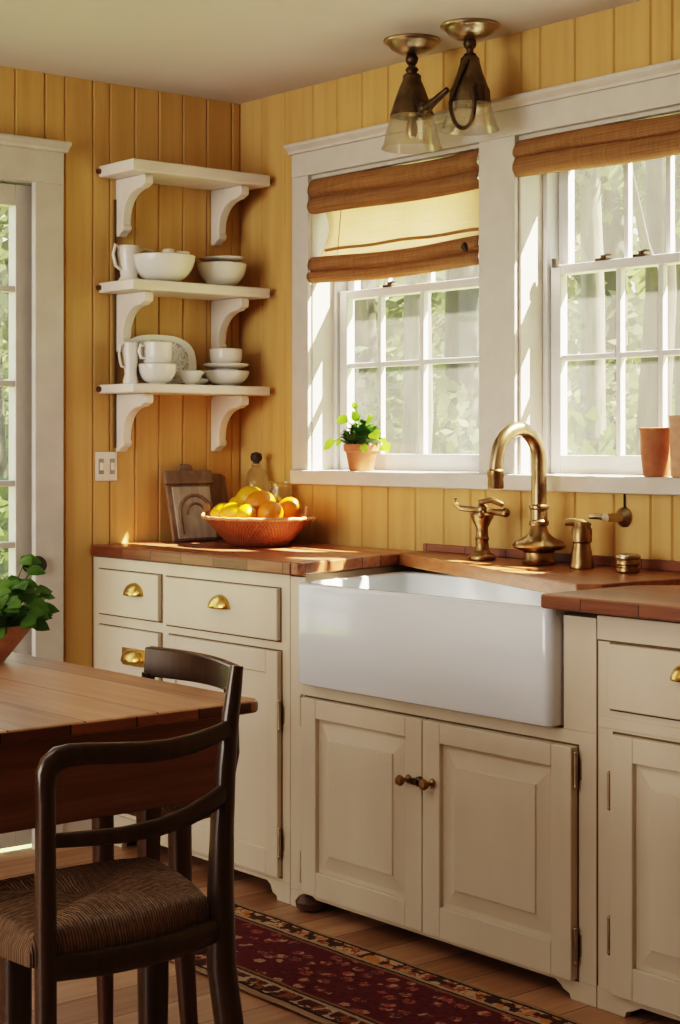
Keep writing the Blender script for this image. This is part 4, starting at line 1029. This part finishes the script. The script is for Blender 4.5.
def far_chair():
    r = EMPTY('dining_chair', (1.68, -1.4, 0), 'far dark wooden chair tucked between the table and the cream cabinets', 'chair')
    y = -1.375
    # crest rail, ends slightly forward
    xs = [1.54+.312*k/8 for k in range(9)]
    m = MB()
    n = 9; rows = []
    for k in range(9):
        t = k/8; bow = .03*math.sin(PI*t)
        rows.append([(xs[k], y+bow, .737), (xs[k], y+bow-.018, .737), (xs[k], y+bow-.020+.006, .798-.010*t), (xs[k], y+bow+.006, .800-.010*t)])
    m.rings(rows); m.build('crest_rail', 'chair_wood', r, bevel=.004, seg=3)
    for x, xt in ((1.540, 1.546), (1.79, 1.838)):
        m = MB(); m.sweep([(x,y+.01,0),(x,y+.005,.20),(x,y,.50),(xt,y-.006,.62),(xt,y-.008,.745)], [.014,.017,.018,.015,.013], 12, (1,0,0), 2.6); m.build('back_post', 'chair_wood', r, smooth=True)
    m = MB(); m.sweep([(1.543,y-.004,.64),(1.67,y+.018,.64),(1.81,y-.004,.64)], [(.008,.018)]*3, 12, (0,0,1), 2.6); m.build('back_slat', 'chair_wood', r, smooth=True)
    q = [(1.53,y+.012), (1.81,y+.012), (1.875,-1.535), (1.575,-1.545)]
    def fn(u, v):
        a = Vector(q[0])*(1-v)+Vector(q[1])*v; b = Vector(q[3])*(1-v)+Vector(q[2])*v; return tuple(a*(1-u)+b*u)
    rush_seat(r, fn, 60, 60, .535, .025)
    m = MB(); m.sweep([(1.542,y-.004,.51),(1.79,y-.004,.51)], (.010,.016), 10, (0,0,1), 3); m.build('back_seat_rail', 'leg_wood', r, smooth=True)
    m = MB(); m.sweep([(1.60,-1.53,.51),(1.86,-1.52,.51)], (.010,.016), 10, (0,0,1), 3); m.build('front_seat_rail', 'leg_wood', r, smooth=True)
    for (x, yy), dx in (((1.858,-1.515), .035), ((1.602,-1.527), -.005)):
        m = MB(); m.sweep([(x+dx,yy+.01,0),(x+dx*.5,yy+.005,.15),(x,yy,.36),(x-.004,yy,.515)], [.013,.016,.020,.021], 12, (1,0,0), 2.8); m.build('front_leg', 'leg_wood', r, smooth=True)
far_chair()

# ================================================================== OUTSIDE
MB().box(-40, 25, .5, 45, -.36, -.30).build('ground', 'lawn', tag=('mown grass outside the windows', 'ground', None, 'structure'))
MB().box(-40, -.35, -20, .5, -.361, -.301).build('ground', 'lawn', tag=('mown grass outside the glazed door', 'ground', None, 'structure'))
def crown(m, c, rx, rz, n, size, rnd):
    for k in range(n):
        while True:
            p = Vector((rnd.uniform(-1,1), rnd.uniform(-1,1), rnd.uniform(-1,1)))
            if .35 < p.length < 1: break
        p *= 1 + .35*mnoise.noise(p*2.2 + Vector((c[0], c[1], 0)))
        m.quad_leaf((c[0]+p.x*rx, c[1]+p.y*rx, c[2]+p.z*rz), size*rnd.uniform(.6,1.3))
def tree(loc, h, tr_, cr_, cz, rz, mat, bark, label, seed, n=1500, size=.14, group='trees outside the windows'):
    rnd = random.Random(seed); random.seed(seed); x, y = loc
    r = EMPTY('tree', (x, y, -.3), label, 'tree', group)
    m = MB(); pts = []; lx = ly = 0
    for k in range(9):
        t = k/8; pts.append((x+lx, y+ly, -.32 + h*t)); lx += rnd.uniform(-.06,.06); ly += rnd.uniform(-.06,.06)
    m.sweep(pts, [tr_*(1.25 if k == 0 else 1-.6*k/8) for k in range(9)], 12, (1,0,0))
    for k in range(5):
        a = rnd.random()*2*PI; b = Vector(pts[3+k % 5]); L = rnd.uniform(.7,1.5)
        m.sweep([b, b+Vector((math.cos(a)*L*.5, math.sin(a)*L*.5, .25)), b+Vector((math.cos(a)*L, math.sin(a)*L, .7))], [tr_*.35, tr_*.25, tr_*.1], 8)
    m.build('trunk', bark, r, smooth=True)
    m = MB(); crown(m, (x+lx, y+ly, cz), cr_, rz, n, size, rnd); m.build('crown', mat, r)
def shrub(loc, rr, h, mat, label, seed, n=900, size=.09):
    rnd = random.Random(seed); random.seed(seed); x, y = loc
    m = MB(); crown(m, (x, y, -.3+h*.5), rr, h*.62, n, size, rnd)
    for k in range(5): m.sweep([(x,y,-.3),(x+rnd.uniform(-.3,.3)*rr,y+rnd.uniform(-.3,.3)*rr,h*.4)], .02, 6)
    m.build('shrub', mat, tag=(label, 'shrub', 'shrubs outside the windows'))
# seen through the left window (direction -1.13, 1), the right window (-.87, 1) and the door
def via(px, d):
    f = 1700.0; a = math.atan(1419/f); Fx, Fy = -math.cos(a), math.sin(a); Rx, Ry = Fy, -Fx
    u = (px-340)/f; return (4.534+d*(Fx+Rx*u), -3.354+d*(Fy+Ry*u))
SPOT = [  # sight line from the room on which each tree stands, distance, height, trunk, crown radius, crown z, crown rz, materials, label
 (404, 12.6, 7.0, .13, 1.05, 4.8, 1.3, 'tree_leaf_b', 'bark_pale', 'pale-trunked tree seen through the middle column of the left window'),
 (462, 17.2, 8.0, .22, 1.2, 5.4, 1.6, 'tree_leaf_a', 'bark', 'stout dark-barked tree seen at the right side of the left window'),
 (368, 20.2, 8.0, .18, 1.3, 5.2, 1.7, 'tree_leaf_a', 'bark', 'slender tree seen at the left side of the left window'),
 (584, 14.8, 7.5, .13, 1.1, 5.0, 1.4, 'tree_leaf_b', 'bark_pale', 'slim pale tree seen in the left column of the right window'),
 (612, 20.6, 8.5, .18, 1.3, 5.4, 1.6, 'tree_leaf_c', 'bark', 'tree seen just left of the bars in the right window'),
 (648, 10.2, 6.5, .12, 1.0, 4.6, 1.2, 'tree_leaf_b', 'bark', 'nearest dark tree seen through the middle column of the right window'),
 (690, 17.8, 7.5, .16, 1.2, 5.0, 1.5, 'tree_leaf_a', 'bark_pale', 'pale tree at the right edge of the right window'),
 (556, 25, 9.0, .20, 1.5, 5.2, 1.9, 'tree_leaf_b', 'bark', 'distant tree at the left edge of the right window'),
 (-4, 17, 8.0, .20, 1.5, 3.6, 1.7, 'tree_leaf_b', 'bark', 'leafy tree seen through the upper panes of the glazed door'),
]
for i, (px, d, h, t, cr_, cz, rz, mt, bk, lb) in enumerate(SPOT):
    tree(via(px, d), h, t, cr_, cz, rz, mt, bk, lb, 20+i)
SHR = [(352,11.0,.5,1.3,'tree_leaf_a','low shrub outside the left window behind the potted plant'), (398,15.2,.8,2.2,'tree_leaf_b','pale shrub outside the middle of the left window'), (448,13.4,.6,1.3,'tree_leaf_c','dark low shrub outside the lower right of the left window'), (455,22.5,1.1,2.9,'tree_leaf_b','tall pale shrub outside the right of the left window'),
       (572,12.3,.6,1.6,'tree_leaf_a','shrub outside the lower left of the right window'), (600,17.4,.9,2.6,'tree_leaf_b','tall pale shrub outside the centre of the right window'), (668,13.2,.45,1.4,'tree_leaf_c','dark shrub outside the lower right of the right window'), (690,22.6,.8,2.2,'tree_leaf_a','broad shrub outside the right edge of the right window'),
       (8,12,.6,1.2,'tree_leaf_a','shrub outside the lower panes of the glazed door'), (-10,21,1.4,3.0,'tree_leaf_a','tall shrub outside the upper panes of the glazed door')]
for i, (px, d, rr, h, mt, lb) in enumerate(SHR): shrub(via(px, d), rr, h, mt, lb, 60+i)
m = MB(); bx_, by_ = via(434, 9.6)
m.ball((bx_, by_, .12), .42, 16, .9); m.ball((bx_+.5, by_+.1, .0), .3, 12, .9)
for v in m.bm.verts: v.co += Vector((1,1,1))*.06*mnoise.noise(v.co*3)
m.build('boulder', 'stone', smooth=True, tag=('pale grey boulder on the grass outside the left window', 'boulder'))
# the wood's far edge: a deep belt of pale foliage nobody could count
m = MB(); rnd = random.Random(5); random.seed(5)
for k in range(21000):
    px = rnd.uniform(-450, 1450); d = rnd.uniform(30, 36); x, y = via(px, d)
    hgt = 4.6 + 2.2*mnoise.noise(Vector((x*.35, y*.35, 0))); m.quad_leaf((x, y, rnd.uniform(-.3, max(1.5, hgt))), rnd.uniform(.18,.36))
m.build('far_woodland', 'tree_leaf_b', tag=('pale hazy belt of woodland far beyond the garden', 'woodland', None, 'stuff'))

# ================================================================== LIGHT
W = bpy.data.worlds.new('sky'); S.world = W; W.use_nodes = True; nt = W.node_tree
bg = nt.nodes['Background']
tc = N(nt, 'ShaderNodeTexCoord'); sp = N(nt, 'ShaderNodeSeparateXYZ'); nt.links.new(tc.outputs['Generated'], sp.inputs[0])
nt.links.new(ramp(nt, sp.outputs[2], [(0.0,(1.0,.97,.90)), (.25,(.95,.96,.95)), (.8,(.62,.75,.95))]), bg.inputs['Color'])
bg.inputs['Strength'].default_value = 3.5
def light(name, kind, loc, energy, color, size=None, target=None, **kw):
    l = bpy.data.lights.new(name, kind); l.energy = energy; l.color = color
    if size and kind == 'AREA':
        l.shape = 'RECTANGLE'; l.size, l.size_y = size
    for k, v in kw.items(): setattr(l, k, v)
    o = bpy.data.objects.new(name, l); C.objects.link(o); o.location = loc
    if target: o.rotation_euler = (Vector(target)-Vector(loc)).to_track_quat('-Z', 'Y').to_euler()
    return o
light('sun', 'SUN', (6, 5, 6), 80.0, (1.0,.86,.66), None, (6-.42, 5-.45, 6-.78), angle=.012)
# unseen area lights added to fill the room, with no real source
light('room_fill', 'AREA', (1.2, -5.2, 1.3), 128, (1.0,.96,.90), (2.4,1.9), (.5, -.5, .6))
light('overhead_fill', 'AREA', (1.9, -2.6, 2.30), 15, (1.0,.90,.76), (1.6,1.2), (1.7, -2.2, 0))

# ================================================================== CAMERA
cam = bpy.data.cameras.new('camera'); co = bpy.data.objects.new('camera', cam); C.objects.link(co)
cam.sensor_fit = 'HORIZONTAL'; cam.sensor_width = 36; cam.lens = 36*1700/680; cam.shift_y = -69/680; cam.clip_start = .05; cam.clip_end = 200
co.location = (4.534, -3.354, 1.225)
a = math.atan(1419/1700); co.rotation_euler = (PI/2, 0, PI/2 - a)
S.camera = co
S.view_settings.view_transform = 'Filmic'; S.view_settings.look = 'High Contrast'; S.view_settings.exposure = -0.3
S.cycles.use_denoising = True
S.cycles.max_bounces = 10; S.cycles.transparent_max_bounces = 24; S.cycles.sample_clamp_indirect = 6
